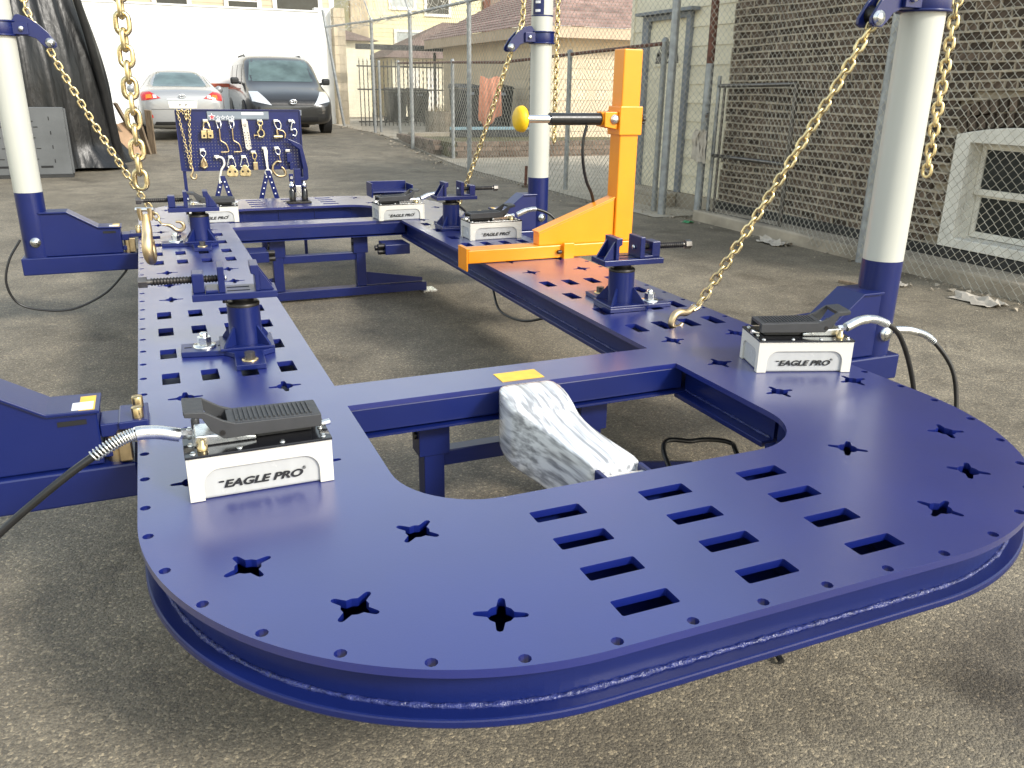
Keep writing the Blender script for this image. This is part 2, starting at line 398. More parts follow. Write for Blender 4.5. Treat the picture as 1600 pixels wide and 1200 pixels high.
# ================================================================ frame machine
DK = .515; CX = .958; Y0, Y1 = .933, 6.757; YM = (Y0+Y1)/2; XH = 1.066; XI = .535
BOT = .40
def arc(cx, cy, r, a0, a1, n):
    return [(cx+r*math.cos(R(a0+(a1-a0)*i/n)), cy+r*math.sin(R(a0+(a1-a0)*i/n))) for i in range(n+1)]
def rrect(x0, x1, y0, y1, radii, n=10):
    """rounded rectangle ccw, radii for corners (x0,y0),(x1,y0),(x1,y1),(x0,y1)"""
    a, b, c, d = radii; o = []
    o += arc(x0+a, y0+a, a, 180, 270, n) if a else [(x0, y0)]
    o += arc(x1-b, y0+b, b, 270, 360, n) if b else [(x1, y0)]
    o += arc(x1-c, y1-c, c, 0, 90, n) if c else [(x1, y1)]
    o += arc(x0+d, y1-d, d, 90, 180, n) if d else [(x0, y1)]
    return o
def outline(inset, n=40):
    r = .695-inset
    return rrect(CX-XH+inset, CX+XH-inset, Y0+inset, Y1-inset, (r, r, r, r), n)
def star(cx, cy, rot, rh=.0245, L=.0475, w=.0062):
    o = []
    for k in range(4):
        a = rot+k*PI/2; ca, sa = math.cos(a), math.sin(a)
        def P(u, v): return (cx+u*ca-v*sa, cy+u*sa+v*ca)
        o += [P(math.sqrt(rh*rh-w*w*2.2), -w*1.35), P(L-w, -w), P(L-w*.3, -w*.7), P(L, 0), P(L-w*.3, w*.7), P(L-w, w), P(math.sqrt(rh*rh-w*w*2.2), w*1.35)]
        for da in (PI/4,): o.append((cx+rh*math.cos(a+da), cy+rh*math.sin(a+da)))
    return o
def slot(cx, cy, a, b):
    return rrect(cx-a/2, cx+a/2, cy-b/2, cy+b/2, (.004,)*4, 2)
machine = thing('frame_machine', 'long blue steel frame straightening bench with rounded ends and perforated deck', 'frame machine', (CX, YM, 0))
def loc(lp): return [(x-CX, y-YM) for x, y in lp]
def mir(pts):
    o = []
    for x, y in pts:
        for q in ((x, y), (2*CX-x, y), (x, 2*YM-y), (2*CX-x, 2*YM-y)): 
            if all(abs(q[0]-p[0])+abs(q[1]-p[1]) > 1e-3 for p in o): o.append(q)
    return o
XB0, XB1 = 2.13, 2.305      # near cross beam
holes = []
IR = .20
holes.append(rrect(CX-XI, CX+XI, 1.475, XB0, (IR, IR, 0, 0), 12))
holes.append(rrect(CX-XI, CX+XI, XB1, 2*YM-XB1, (0,)*4))
holes.append(rrect(CX-XI, CX+XI, 2*YM-XB0, 2*YM-1.475, (0, 0, IR, IR), 12))
for x in (.697, .958):
    for y in (1.026, 1.140, 1.254, 1.367):
        for q in mir([(x, y)]): holes.append(slot(q[0], q[1], .115, .046))
for x in (-.017, .094, .208, .322):
    for y in (2.54, 2.80, 3.075, 3.315):
        for q in mir([(x, y)]): holes.append(slot(q[0], q[1], .050, .105))
for q in mir([(.016, 3.57), (.288, 3.57), (.016, YM), (.288, YM), (.015, 2.355), (.288, 2.355), (.287, 1.793), (.005, 1.793), (.287, 2.083), (.005, 2.083)]): holes.append(star(q[0], q[1], 0))
for (x, y, a) in ((.078, 1.393, 25), (.231, 1.198, 45), (.452, 1.085, 66), (.403, 1.402, 45)):
    for mx in (0, 1):
        for my in (0, 1):
            aa = a if (mx+my) % 2 == 0 else -a
            holes.append(star(2*CX-x if mx else x, 2*YM-y if my else y, R(aa)))
# small holes round the rim
HS = .1445
def circ(x, y, r=.0108, n=10): return [(x+r*math.cos(2*PI*i/n), y+r*math.sin(2*PI*i/n)) for i in range(n)]
rim = []
x = .598
while x < CX+1e-3: rim.append((x, .949)); x += HS
ra, cx0, cy0 = .678, .587, 1.628
for k in range(1, 8): 
    a = R(270)-k*HS/ra*1.0
    if a > R(183): rim.append((cx0+ra*math.cos(a), cy0+ra*math.sin(a)))
y = 1.70
while y < YM: rim.append((-.093, y)); y += HS
for q in mir(rim): holes.append(circ(q[0], q[1]))
me = curve_plate('deck_plate', [loc(outline(0))]+[loc(h) for h in holes], DK-.016, DK, bevel=.0012)
link('deck_plate', me, 'blue_deck', machine)
# perimeter web and bottom flange
def ring_wall(o_in, o_out, z0, z1):
    mb = MB(); n = len(o_in)
    vs = [(p[0], p[1], z0) for p in o_in]+[(p[0], p[1], z1) for p in o_in]+[(p[0], p[1], z0) for p in o_out]+[(p[0], p[1], z1) for p in o_out]
    fs = []
    for i in range(n):
        j = (i+1) % n
        fs += [(i, j, n+j, n+i), (2*n+i, 3*n+i, 3*n+j, 2*n+j), (n+i, n+j, 3*n+j, 3*n+i), (i, 2*n+i, 2*n+j, j)]
    mb.add(vs, fs, False); return mb
ring_wall(loc(outline(.047)), loc(outline(.035)), BOT+.018, DK-.0165).build('web', 'blue_paint', machine)
ring_wall(loc(outline(.11)), loc(outline(.002)), BOT, BOT+.0175).build('flange', 'blue_paint', machine, .004)
def bhole(off):
    return [rrect(CX-XI-off, CX+XI+off, 1.475-off, XB0-.02, (IR+off, IR+off, 0, 0), 12), rrect(CX-XI-off, CX+XI+off, XB1+.02, 2*YM-XB1-.02, (0,)*4), rrect(CX-XI-off, CX+XI+off, 2*YM-XB0+.02, 2*YM-1.475+off, (0, 0, IR+off, IR+off), 12)]
link('bottom_plate', curve_plate('bottom_plate', [loc(outline(.05))]+[loc(h) for h in bhole(.06)], BOT+.0180, BOT+.0215), 'blue_paint', machine)
# weld bead along web foot, and rolled edge of the flange
def bead(path, r, name, jitter=.25, step=.012, closed=False):
    P = [Vector(p) for p in path]; out = []
    for a, b in zip(P[:-1], P[1:]):
        n = max(1, int((b-a).length/step))
        for i in range(n): out.append(a.lerp(b, i/n))
    out.append(P[-1])
    mb = MB(); mb.tube(out, [r*(1+random.uniform(-jitter, jitter)) for _ in out], n=6, closed=closed)
    return mb.build(name, 'blue_weld', machine)
op = loc(outline(.033, 30)); bead([(p[0], p[1], BOT+.019) for p in op], .0055, 'weld_bead', .35, closed=True)
# inner channel webs and flanges of both runners (near opening, long opening, far opening)
mbw, mbf = MB(), MB(); beads = []
for s in (-1, 1):
    for (ya, yb) in ((1.69, XB0), (XB1, 2*YM-XB1), (2*YM-XB0, 2*YM-1.69)):
        xw = s*(XI+.042)
        mbw.box(xw, xw+s*.012, ya-YM, yb-YM, BOT+.018, DK-.0165)
        mbf.box(s*(XI+.001), s*(XI+.10), ya-YM, yb-YM, BOT, BOT+.0175)
        beads.append([(s*(XI+.040), ya-YM+.01, BOT+.019), (s*(XI+.040), yb-YM-.01, BOT+.019)])
mbw.build('inner_web', 'blue_paint', machine); mbf.build('inner_flange', 'blue_paint', machine, .003)
for b_ in beads: bead(b_, .005, 'weld_bead', .45)
for sgn in (1, -1):      # curved inner web of each end opening
    def Q(lp): return [(px, py if sgn > 0 else -py) for px, py in loc(lp)]
    def inner(off):
        r = IR+off
        return arc(CX-XI+IR, 1.475+IR, r, 180, 270, 12)+arc(CX+XI-IR, 1.475+IR, r, 270, 360, 12)
    a_, b_ = Q(inner(.042)), Q(inner(.054)); mb = MB(); n = len(a_)
    vs = [(p[0], p[1], z) for p in a_ for z in (BOT+.018, DK-.0165)]+[(p[0], p[1], z) for p in b_ for z in (BOT+.018, DK-.0165)]
    mb.add(vs, [(2*i, 2*i+2, 2*i+3, 2*i+1) for i in range(n-1)]+[(2*n+2*i, 2*n+2*i+1, 2*n+2*i+3, 2*n+2*i+2) for i in range(n-1)])
    mb.build('inner_web', 'blue_paint', machine)
    a_, b_ = Q(inner(.002)), Q(inner(.10)); mb = MB()
    vs = [(p[0], p[1], z) for p in a_ for z in (BOT, BOT+.0175)]+[(p[0], p[1], z) for p in b_ for z in (BOT, BOT+.0175)]
    mb.add(vs, [(2*i, 2*i+2, 2*i+3, 2*i+1) for i in range(n-1)]+[(2*i+1, 2*i+3, 2*n+2*i+3, 2*n+2*i+1) for i in range(n-1)]+[(2*i, 2*n+2*i, 2*n+2*i+2, 2*i+2) for i in range(n-1)])
    mb.build('inner_flange', 'blue_paint', machine)
# cross beams (box tube under the top plate)
for s in (1, -1):
    ya, yb = sorted((s*(XB0+.002-YM), s*(XB1-.002-YM)))
    MB().box(-XI-.03, XI+.03, ya, yb, DK-.088, DK-.0164).build('cross_beam', 'blue_paint', machine, .003)
# stiffeners below the end plates
for s in (1, -1):
    for xx in (-.39, -.13, .13, .39):
        ya, yb = sorted((s*(1.00-YM), s*(1.44-YM)))
        MB().box(xx-.006, xx+.006, ya, yb, BOT+.02, DK-.0165).build('stiffener', 'blue_paint', machine)
# support stands
for s in (1, -1):
    yc = s*(2.218-YM)
    st = bpy.data.objects.new('support_stand', None); COL.objects.link(st); st.parent = machine; st.location = (0, yc, 0)
    for px in (-.27, .27):
        MB().box(px-.032, px+.032, -.032, .032, .075, DK-.10).build('post', 'blue_paint', st, .003)
        MB().box(px-.048, px+.048, -.037, .037, .30, DK-.0885).build('sleeve', 'blue_paint', st, .002)
        for zz in (.36, .40): MB().cyl((px-.055, -.005, zz), (px-.046, -.005, zz), .012, n=10).build('bolt', 'black_oxide', st)
    MB().box(-.238, .238, -.025, .025, .255, .305).build('mid_rail', 'blue_paint', st, .003)
    MB().box(-.72, .72, -.04, .04, .015, .073).build('foot_rail', 'blue_paint', st, .003)
    for sx in (-1, 1):
        mb = MB(); mb.prism([(sx*.304, .075), (sx*.304, .165), (sx*.70, .10), (sx*.70, .075)], -.006, .006, 'y'); mb.build('gusset', 'blue_paint', st)
        MB().box(sx*.69, sx*.79, -.06, .06, .001, .0145).build('foot_plate', 'zinc_bright', st, .001)
# pin brackets under the runners beside the beams
for s in (1, -1):
    for sx in (-1, 1):
        bx0, bx1 = sorted((sx*.36, sx*.52)); yc = s*(2.47-YM)
        b = MB().box(bx0, bx1, yc-.09, yc+.09, .335, .398).build('under_bracket', 'blue_paint', machine, .003)
        for (dy, zz) in ((-.05, .350), (-.05, .385), (.03, .362)):
            MB().cyl((bx0-.04 if sx > 0 else bx1+.04, yc+dy, zz), (bx0+.01 if sx > 0 else bx1-.01, yc+dy, zz), .017, n=12).build('bracket_pin', 'black_oxide', machine)
# yellow data sticker on the near beam
MB().box(.897-CX, 1.035-CX, XB0+.028-YM, XB0+.105-YM, DK+.0005, DK+.0016).build('warning_sticker', 'sticker_yellow', machine)['label'] = 'yellow warning sticker on cross beam'
# ================================================================ pulling towers
def tower(px, py, s, reach, zc, label, group='pulling towers of the frame machine', sticker=True, blue_mark=False, fitting=False):
    k = reach/.512
    T = thing('pulling_tower', label, 'tower', (px, py, 0), 0, group)
    S = lambda u: s*u*k if u > .08 else s*u
    MB().box(s*-.085, S(.500), -.075, .075, .335, .430).build('base_beam', 'blue_paint', T, .006)
    b = MB(); b.cyl((0, 0, .4305), (0, 0, .780), .070, n=40); b.build('pole_base', 'blue_paint', T)
    b = MB(); b.cyl((0, 0, .7803), (0, 0, 2.30), .0695, n=40); b.build('pole', 'cream_pole', T)
    b = MB(); b.cyl((0, 0, 2.3003), (0, 0, 2.36), .078, .066, n=32); b.build('pole_cap', 'blue_paint', T, .004)
    prof = [(.03, .432), (.03, .665), (.17, .665), (.315, .575), (.425, .572), (.425, .432)]
    b = MB(); b.prism([(S(u) if u > .08 else s*u, z) for u, z in prof], -.058, .058, 'y'); g = b.build('gusset_box', 'blue_paint', T, .004)
    # cover plate following the top of the wedge
    cp = [(.035, .6655), (.17, .6655), (.315, .5755), (.432, .5722)]
    vs = []; 
    for u, z in cp:
        for yy in (-.068, .068):
            for dz in (0, .009): vs.append((S(u) if u > .08 else s*u, yy, z+dz))
    fs = []
    for i in range(3):
        a = i*4; c = a+4
        fs += [(a, c, c+2, a+2), (a+1, a+3, c+3, c+1), (a, a+1, c+1, c), (a+2, c+2, c+3, a+3)]
    fs += [(0, 2, 3, 1), (12, 13, 15, 14)]
    MB().add(vs, fs).build('cover_plate', 'blue_paint', T, .002)
    for sy in (-1, 1):
        MB().box(S(.335), S(.40), sy*.0582, sy*.0595, .545, .558).build('slot_opening', 'slot_black', T)
    if sticker:
        st = MB().box(S(.335), S(.422), -.060, .045, .5816, .5825).build('warning_sticker', 'sticker_yellow', T); st['label'] = 'yellow warning sticker'
        MB().box(S(.370), S(.418), -.055, .0, .5826, .5832).build('sticker_panel', 'sticker_white', st)
    # knuckle joining the arm to the bench
    for z0, z1 in ((.445, .470), (.500, .535)):
        MB().box(S(.426), S(.485), -.05, .05, z0, z1).build('knuckle_plate', 'blue_paint', T, .003)
    b = MB(); b.box(S(.470), S(.512)+s*.028, -.062, .070, .5185, .5385); b.build('bolt_plate', 'blue_paint', T, .003)
    for yy in (-.038, .045):
        MB().lathe([(.014, .539), (.014, .565), (.012, .568), (0, .568)], 14, (S(.512)+s*.004, yy, 0)).build('pin_bolt', 'brass', T)
    MB().cyl((S(.455), -.03, .36+.07), (S(.455), -.03, .50), .022, n=14).build('pivot_pin', 'hook_gold', T)
    MB().box(S(.462), S(.494), -.072, -.045, .435, .515).build('clamp_block', 'hook_gold', T, .004)
    # pivot bolt on the pole foot
    for sy in (-1,):
        MB().lathe([(.0, -.083), (.015, -.083), (.016, -.078), (.016, -.0775), (.026, -.0775), (.026, -.066)], 20, (0, 0, .516), 'y').build('pivot_bolt', 'zinc_bright', T)
    # collar and head
    b = MB(); n = 40; vs = []
    for r_, z in ((.0705, zc-.034), (.081, zc-.034), (.081, zc+.034), (.0705, zc+.034)):
        for i in range(n): vs.append((r_*math.cos(2*PI*i/n), r_*math.sin(2*PI*i/n), z))
    b.add(vs, [(j*n+i, j*n+(i+1) % n, ((j+1) % 4)*n+(i+1) % n, ((j+1) % 4)*n+i) for j in range(4) for i in range(n)], True); b.build('collar', 'blue_paint', T, .002)
    for dz in (-.036, .030):
        b = MB(); vs = []
        for r_, z in ((.0708, zc+dz), (.086, zc+dz), (.086, zc+dz+.008), (.0708, zc+dz+.008)):
            for i in range(n): vs.append((r_*math.cos(2*PI*i/n), r_*math.sin(2*PI*i/n), z))
        b.add(vs, [(j*n+i, j*n+(i+1) % n, ((j+1) % 4)*n+(i+1) % n, ((j+1) % 4)*n+i) for j in range(4) for i in range(n)], True); b.build('collar_rim', 'blue_paint', T)
    pl = [(.06, .030), (.085, .066), (.10, .068), (.14, .055), (.18, .028), (.22, -.012), (.252, -.062), (.252, -.078), (.238, -.088), (.205, -.088), (.185, -.070), (.165, -.045), (.135, -.034), (.06, -.030)]
    for yy in (-.034, .022):
        b = MB(); b.prism([(s*u, zc+z) for u, z in pl], yy, yy+.012, 'y'); b.build('head_plate', 'blue_paint', T, .0015)
    for yy in (-.050, .0345):
        MB().box(s*.065, s*.135, yy, yy+.015, zc-.028, zc+.028).build('ear_plate', 'blue_paint', T, .002)
    MB().lathe([(0, -.062), (.011, -.062), (.012, -.058), (.012, .056), (0, .056)], 16, (s*.105, 0, zc), 'y').build('ear_pin', 'zinc_bright', T)
    MB().lathe([(.0, -.046), (.013, -.046), (.015, -.042), (.015, -.041), (.0225, -.041), (.0225, -.0345)], 20, (s*.226, 0, zc-.062), 'y').build('pulley_pin', 'zinc_bright', T)
    MB().lathe([(.012, -.021), (.030, -.021), (.021, -.006), (.021, .006), (.030, .021), (.012, .021)], 20, (s*.205, 0, zc-.050), 'y').build('pulley', 'black_oxide', T)
    if blue_mark:
        b = MB(); b.cyl((0, 0, zc+.125), (0, 0, zc+.134), .0702, n=40); r_ = b.build('ring_mark', 'blue_paint', T)
        vs = []; n2 = 8
        for i in range(n2+1):
            t = R(180+10+i*8)
            for z in (zc+.135, zc+.40): vs.append((.0708*math.cos(t), .0708*math.sin(t), z))
        MB().add(vs, [(2*i, 2*i+2, 2*i+3, 2*i+1) for i in range(n2)], True).build('side_sticker', 'blue_paint', T)
        for q in range(3):
            vs = []
            for i in range(5):
                t = R(180+28+i*7)
                for z in (zc+.15+q*.05, zc+.165+q*.05): vs.append((.0716*math.cos(t), .0716*math.sin(t), z))
            MB().add(vs, [(2*i, 2*i+2, 2*i+3, 2*i+1) for i in range(4)], True).build('sticker_letter', 'ink_white', T)
    return T
TX = {'NL': (-.62, 2.22, 1, .512, 1.60), 'FL': (-.625, 5.25, 1, .517, 1.60), 'NR': (2.415, 2.22, -1, .391, 1.635), 'FR': (2.43, 5.25, -1, .406, 1.655)}
tw = {}
lab = {'NL': 'blue tower arm with cream pole beside the pump with its pedal heel to the hose', 'FL': 'cream and blue pulling tower with a loose hose looped below its beam',
       'NR': 'cream and blue pulling tower standing before the fence and brick wall', 'FR': 'cream and blue pulling tower with blue ring mark behind the orange arm'}
lab['NL'] = 'blue pulling tower whose arm joins the bench by the front left pump'
for kx, a in TX.items():
    tw[kx] = tower(*a, lab[kx], blue_mark=(kx == 'FR'))

# ================================================================ chains
def stadium(L=.0565, W=.0390, r=.0057, n=6, m=14):
    a = (W/2-r); h = L/2-W/2; pts = []
    for i in range(m//2+1):
        t = -PI/2+PI*i/(m//2); pts.append((h+a*math.cos(t), a*math.sin(t), 0))
    for i in range(m//2+1):
        t = PI/2+PI*i/(m//2); pts.append((-h+a*math.cos(t), a*math.sin(t), 0))
    return MB().tube(pts, r, n=n, closed=True)
LINK = stadium().mesh('link'); LINK.materials.append(MATS['zinc_gold'])
LINK_S = stadium(.030, .022, .0034, 5, 10).mesh('link'); LINK_S.materials.append(MATS['zinc_gold'])
def hook_mesh(sc=1.0):
    """clevis grab hook hanging along -z from the origin, opening to +x"""
    mb = MB()
    p = bez([(0, 0, 0), (0, 0, -.030), (-.006, 0, -.055), (-.024, 0, -.085), (-.024, 0, -.115), (0, 0, -.138), (.027, 0, -.128), (.036, 0, -.100), (.030, 0, -.078)], 5)
    n = len(p); rs = [.009+.007*math.sin(PI*min(1, i/(n-1)*1.15))**.8 if i < n-1 else .004 for i in range(n)]
    mb.tube([q*sc for q in p], [r_*sc for r_ in rs], n=12)
    return mb
def clevis_mesh(sc=1.0):
    mb = MB()
    for s_ in (-1, 1): mb.tube([Vector((0, s_*.013, -.018))*sc, Vector((0, s_*.015, .006))*sc, Vector((0, s_*.014, .018))*sc], [.006*sc, .008*sc, .009*sc], n=8)
    return mb
def pin_mesh(sc=1.0): return MB().cyl((0, -.026*sc, .014*sc), (0, .026*sc, .014*sc), .006*sc, n=10)
def chain(label, pts, pitch=.0345, mesh=LINK, hook=None, group='gold zinc pulling chains', roll0=.6, hook_rot=None, hs=1.0, name='chain'):
    P = [Vector(p) for p in pts]; seg = [(b-a).length for a, b in zip(P[:-1], P[1:])]; tot = sum(seg)
    root = thing(name, label, 'chain', tuple(P[-1]), 0, group)
    n = int(tot/pitch)
    for i in range(n+1):
        d = i*pitch; k = 0; dd = d
        while k < len(seg)-1 and dd > seg[k]: dd -= seg[k]; k += 1
        q = P[k].lerp(P[k+1], min(1, dd/seg[k])); t = (P[k+1]-P[k]).normalized()
        u = t.orthogonal().normalized(); v = t.cross(u)
        ro = roll0+(i % 2)*PI/2+random.uniform(-.22, .22)
        yv = u*math.cos(ro)+v*math.sin(ro); zv = t.cross(yv)
        M = Matrix(((t.x, yv.x, zv.x), (t.y, yv.y, zv.y), (t.z, yv.z, zv.z))).to_4x4(); M.translation = q-P[-1]
        o = bpy.data.objects.new('link', mesh); COL.objects.link(o); o.parent = root; o.matrix_local = M
    if hook:
        h = hook_mesh(hs).build('hook', 'hook_gold', root)
        h.rotation_euler = hook_rot; h.location = Vector(hook)-P[-1]
        clevis_mesh(hs).build('clevis', 'hook_gold', h); pin_mesh(hs).build('clevis_pin', 'zinc_bright', h)
    return root
def head(kx, u, dz): a = TX[kx]; return (a[0]+a[2]*u, a[1], a[4]+dz)
def sag(a, b, s, n=14):
    a, b = Vector(a), Vector(b); return [a.lerp(b, i/n)-Vector((0, 0, s*4*(i/n)*(1-i/n))) for i in range(n+1)]
def upper(kx): return [head(kx, .115, .70), head(kx, .135, .10), head(kx, .165, .015), head(kx, .20, -.055)]
# far left tower: over the pulley and down to the deck
chain('gold chain running from the tower with looped hose down to the deck', upper('FL')+sag(head('FL', .205, -.075), (.02, 5.30, .575), .035)[1:], hook=(.035, 5.30, .565), hook_rot=(0, R(-78), 0), hs=.8)
# near right tower
chain('gold chain slanting from the tower by the brick wall to a hook in the deck', upper('NR')+sag(head('NR', .215, -.085), (1.86, 2.535, .585), .02, 10)[1:], hook=(1.835, 2.53, .572), hook_rot=(0, R(70), R(12)), roll0=.3, hs=.9)
# far right tower
chain('gold chain slanting down beside the yellow padded ram', upper('FR')+sag(head('FR', .215, -.085), (1.98, 5.62, .56), .03, 10)[1:], hook=(1.965, 5.63, .55), hook_rot=(0, R(70), R(60)))
# hanging chain from the near left tower, hook free
chain('heavy gold chain hanging straight down with a free hook above the deck edge', [(-.014, 2.22, 2.3), (-.016, 2.22, 1.6), (-.024, 2.22, 1.095)], pitch=.0345, roll0=.9, hook=(-.024, 2.22, 1.045), hook_rot=(0, 0, R(78)), hs=.82)
# loose chain ends
chain('loose gold chain end hanging behind the pole by the brick wall', [(2.535, 2.20, 2.3), (2.535, 2.20, 1.09)], roll0=.2)
chain('loose gold chain end hanging beside the pole with blue ring mark', [(2.565, 5.30, 2.4), (2.565, 5.30, 1.00)], roll0=.2)

# ================================================================ foot pumps
def pump(loc3, rz, flip, label, L=.295):
    W = .165; f = -1 if flip else 1
    T = thing('foot_pump', label, 'foot pump', loc3, rz, 'white air hydraulic foot pumps')
    X = lambda x: x if not flip else L-x       # mechanism is laid out for hose at the far end (x = L)
    # tapered reservoir
    b = MB(); t = .004
    vs = [(t, t+.004, .0005), (L-t, t+.004, .0005), (L-t, W-t-.004, .0005), (t, W-t-.004, .0005), (.001, .005, .100), (L-.001, .005, .100), (L-.001, W-.005, .100), (.001, W-.005, .100)]
    b.add(vs, [(3,2,1,0),(4,5,6,7),(0,1,5,4),(1,2,6,5),(2,3,7,6),(3,0,4,7)])
    b.build('reservoir', 'white_poly_panel', T, .006)
    # raised border of front and back with the arched panel left open
    ar = .035; m = .027
    lp = [(.002, .0008), (m, .0008), (m, .070-ar)]+[(m+ar-ar*math.cos(R(a)), .070-ar+ar*math.sin(R(a))) for a in range(15, 91, 15)]+[(L-m-ar+ar*math.sin(R(a)), .070-ar+ar*math.cos(R(a))) for a in range(0, 90, 15)]+[(L-m, .070-ar), (L-m, .0008), (L-.002, .0008), (L, .100), (0, .100)]
    me = curve_plate('reservoir_rim', [lp], 0, .008); me.transform(Matrix.Rotation(PI/2, 4, 'X')); me.transform(Matrix.Translation((0, .008, 0)))
    link('reservoir_rim', me, 'white_poly', T, .0012)
    me2 = me.copy(); me2.transform(Matrix.Translation((0, W-.008, 0))); link('reservoir_rim', me2, 'white_poly', T, .0012)
    sl = [(.0, .0008), (m*.8, .0008), (m*.8, .05)]+[(m*.8+.02-.02*math.cos(R(a)), .05+.02*math.sin(R(a))) for a in (30, 60, 90)]+[(W-m*.8-.02+.02*math.sin(R(a)), .05+.02*math.cos(R(a))) for a in (0, 30, 60)]+[(W-m*.8, .05), (W-m*.8, .0008), (W, .0008), (W, .100), (0, .100)]
    for xx in (-.003, L-.005):
        m3 = curve_plate('reservoir_rim', [sl], 0, .008); m3.transform(Matrix(((0,0,1,xx),(1,0,0,0),(0,1,0,0),(0,0,0,1)))); link('reservoir_rim', m3, 'white_poly', T, .0012)
    MB().box(-.004, L+.004, -.003, W+.003, .1004, .1060).build('lid', 'black_gloss', T, .001)
    for bx in (.013, L*.36, L*.66, L-.013):
        for by in (.011, W-.011): lidbolt(T, bx, by)
    for bx in (.011, L-.011):
        for by in (W*.36, W*.66): lidbolt(T, bx, by)
    # valve body, pedal
    xa, xb = sorted((X(.150), X(.272)))
    MB().prism([(X(.150), .1064), (X(.150), .116), (X(.235), .129), (X(.272), .131), (X(.279), .1064)], .045, .120, 'y').build('valve_body', 'zinc_bright', T, .003)
    MB().box(*sorted((X(.03), X(.149))), .055, .11, .1064, .128).build('motor_block', 'black_plastic', T, .003)
    # pedal: side cheeks and sloping treads
    pz = [(.010, .121), (.010, .149), (.190, .153), (.215, .163), (.250, .186), (.290, .190), (.290, .179), (.256, .173), (.240, .142), (.216, .1215)]
    ped = MB(); ped.prism([(X(u), z) for u, z in pz], .034, .042, 'y'); ped.build('pedal_side', 'grey_pedal', T, .0015)
    ped = MB(); ped.prism([(X(u), z) for u, z in pz], .124, .132, 'y'); ped.build('pedal_side', 'grey_pedal', T, .0015)
    tr = MB(); tr.prism([(X(.010), .140), (X(.010), .1495), (X(.205), .1545), (X(.205), .145)], .0425, .1235, 'y'); td = tr.build('pedal_tread', 'grey_pedal', T, .001)
    rb = MB()
    for i in range(17):
        u = .030+i*.0098; z = .1495+(u-.010)*.0256
        rb.prism([(X(u-.0026), z), (X(u-.0018), z+.003), (X(u+.0018), z+.0034), (X(u+.0026), z+.0006)], .048, .118, 'y')
    stuff(rb.build('tread_ribs', 'grey_pedal', td))
    tr = MB(); tr.prism([(X(.250), .176), (X(.250), .1865), (X(.291), .1905), (X(.291), .181)], .0425, .1235, 'y'); tr.build('heel_tread', 'grey_pedal', T, .001)
    MB().cyl((X(.218), .0325, .136), (X(.218), .135, .136), .006, n=12).build('hinge_pin', 'black_oxide', T)
    MB().lathe([(.011, .1064), (.011, .116), (.007, .119), (.007, .130), (0, .131)], 12, (X(.262), .026, 0)).build('relief_valve', 'brass', T)
    MB().lathe([(.009, .1064), (.009, .135), (.006, .140), (0, .141)], 12, (X(.268), .138, 0)).build('bleed_cap', 'black_plastic', T)
    MB().cyl((X(.278), .082, .122), (X(.302), .082, .125), .010, n=6, smooth=False).build('hose_nipple', 'zinc_bright', T)
    if True:
        MB().cyl((X(.012), .06, .115), (X(-.012), .06, .119), .007, n=10).build('air_inlet', 'zinc_bright', T)
    # lettering
    me = text_mesh('EAGLE PRO', .0235, .0004, .30, 1.36, .0003, .0009); me.transform(Matrix.Rotation(PI/2, 4, 'X'))
    o = link('lettering', me, 'ink_black', T, loc=(L*.5, .0046, .030))
    b = MB(); b.box(-.011, .0, -.0004, .0004, .0, .0032); b.build('letter_bar', 'ink_black', o, loc=(-.0795, 0, .0056))
    me = text_mesh('®', .010, .0004); me.transform(Matrix.Rotation(PI/2, 4, 'X')); link('registered_mark', me, 'ink_black', T, loc=(L*.5+.088, .0046, .041))
    return T
_lb = MB(); _lb.lathe([(.0062, 0), (.0062, .0012), (.0042, .0014)], 10); _lb.hexn((0, 0, .0012), .0042, .0035); LIDBOLT = _lb.mesh('lid_bolt'); LIDBOLT.materials.append(MATS['zinc_bright'])
def lidbolt(T, x, y):
    o = bpy.data.objects.new('lid_bolt', LIDBOLT); COL.objects.link(o); o.parent = T; o.location = (x, y, .1062)
pump((-.002, 1.686, DK), 0, True, 'white foot pump on the broad front of the deck, hose curving off the bench')
pump((1.677, 1.955, DK), R(-19.4), False, 'white foot pump turned at an angle beside the tower by the brick wall')
pump((1.652, 4.472, DK), R(0), False, 'white foot pump just behind the orange pulling arm', L=.315)
pump((1.345, 5.358, DK), R(2), False, 'white foot pump on the end of the far cross beam', L=.305)
pump((.190, 5.600, DK), R(0), True, 'white foot pump partly hidden behind a vise clamp at the far end', L=.295)

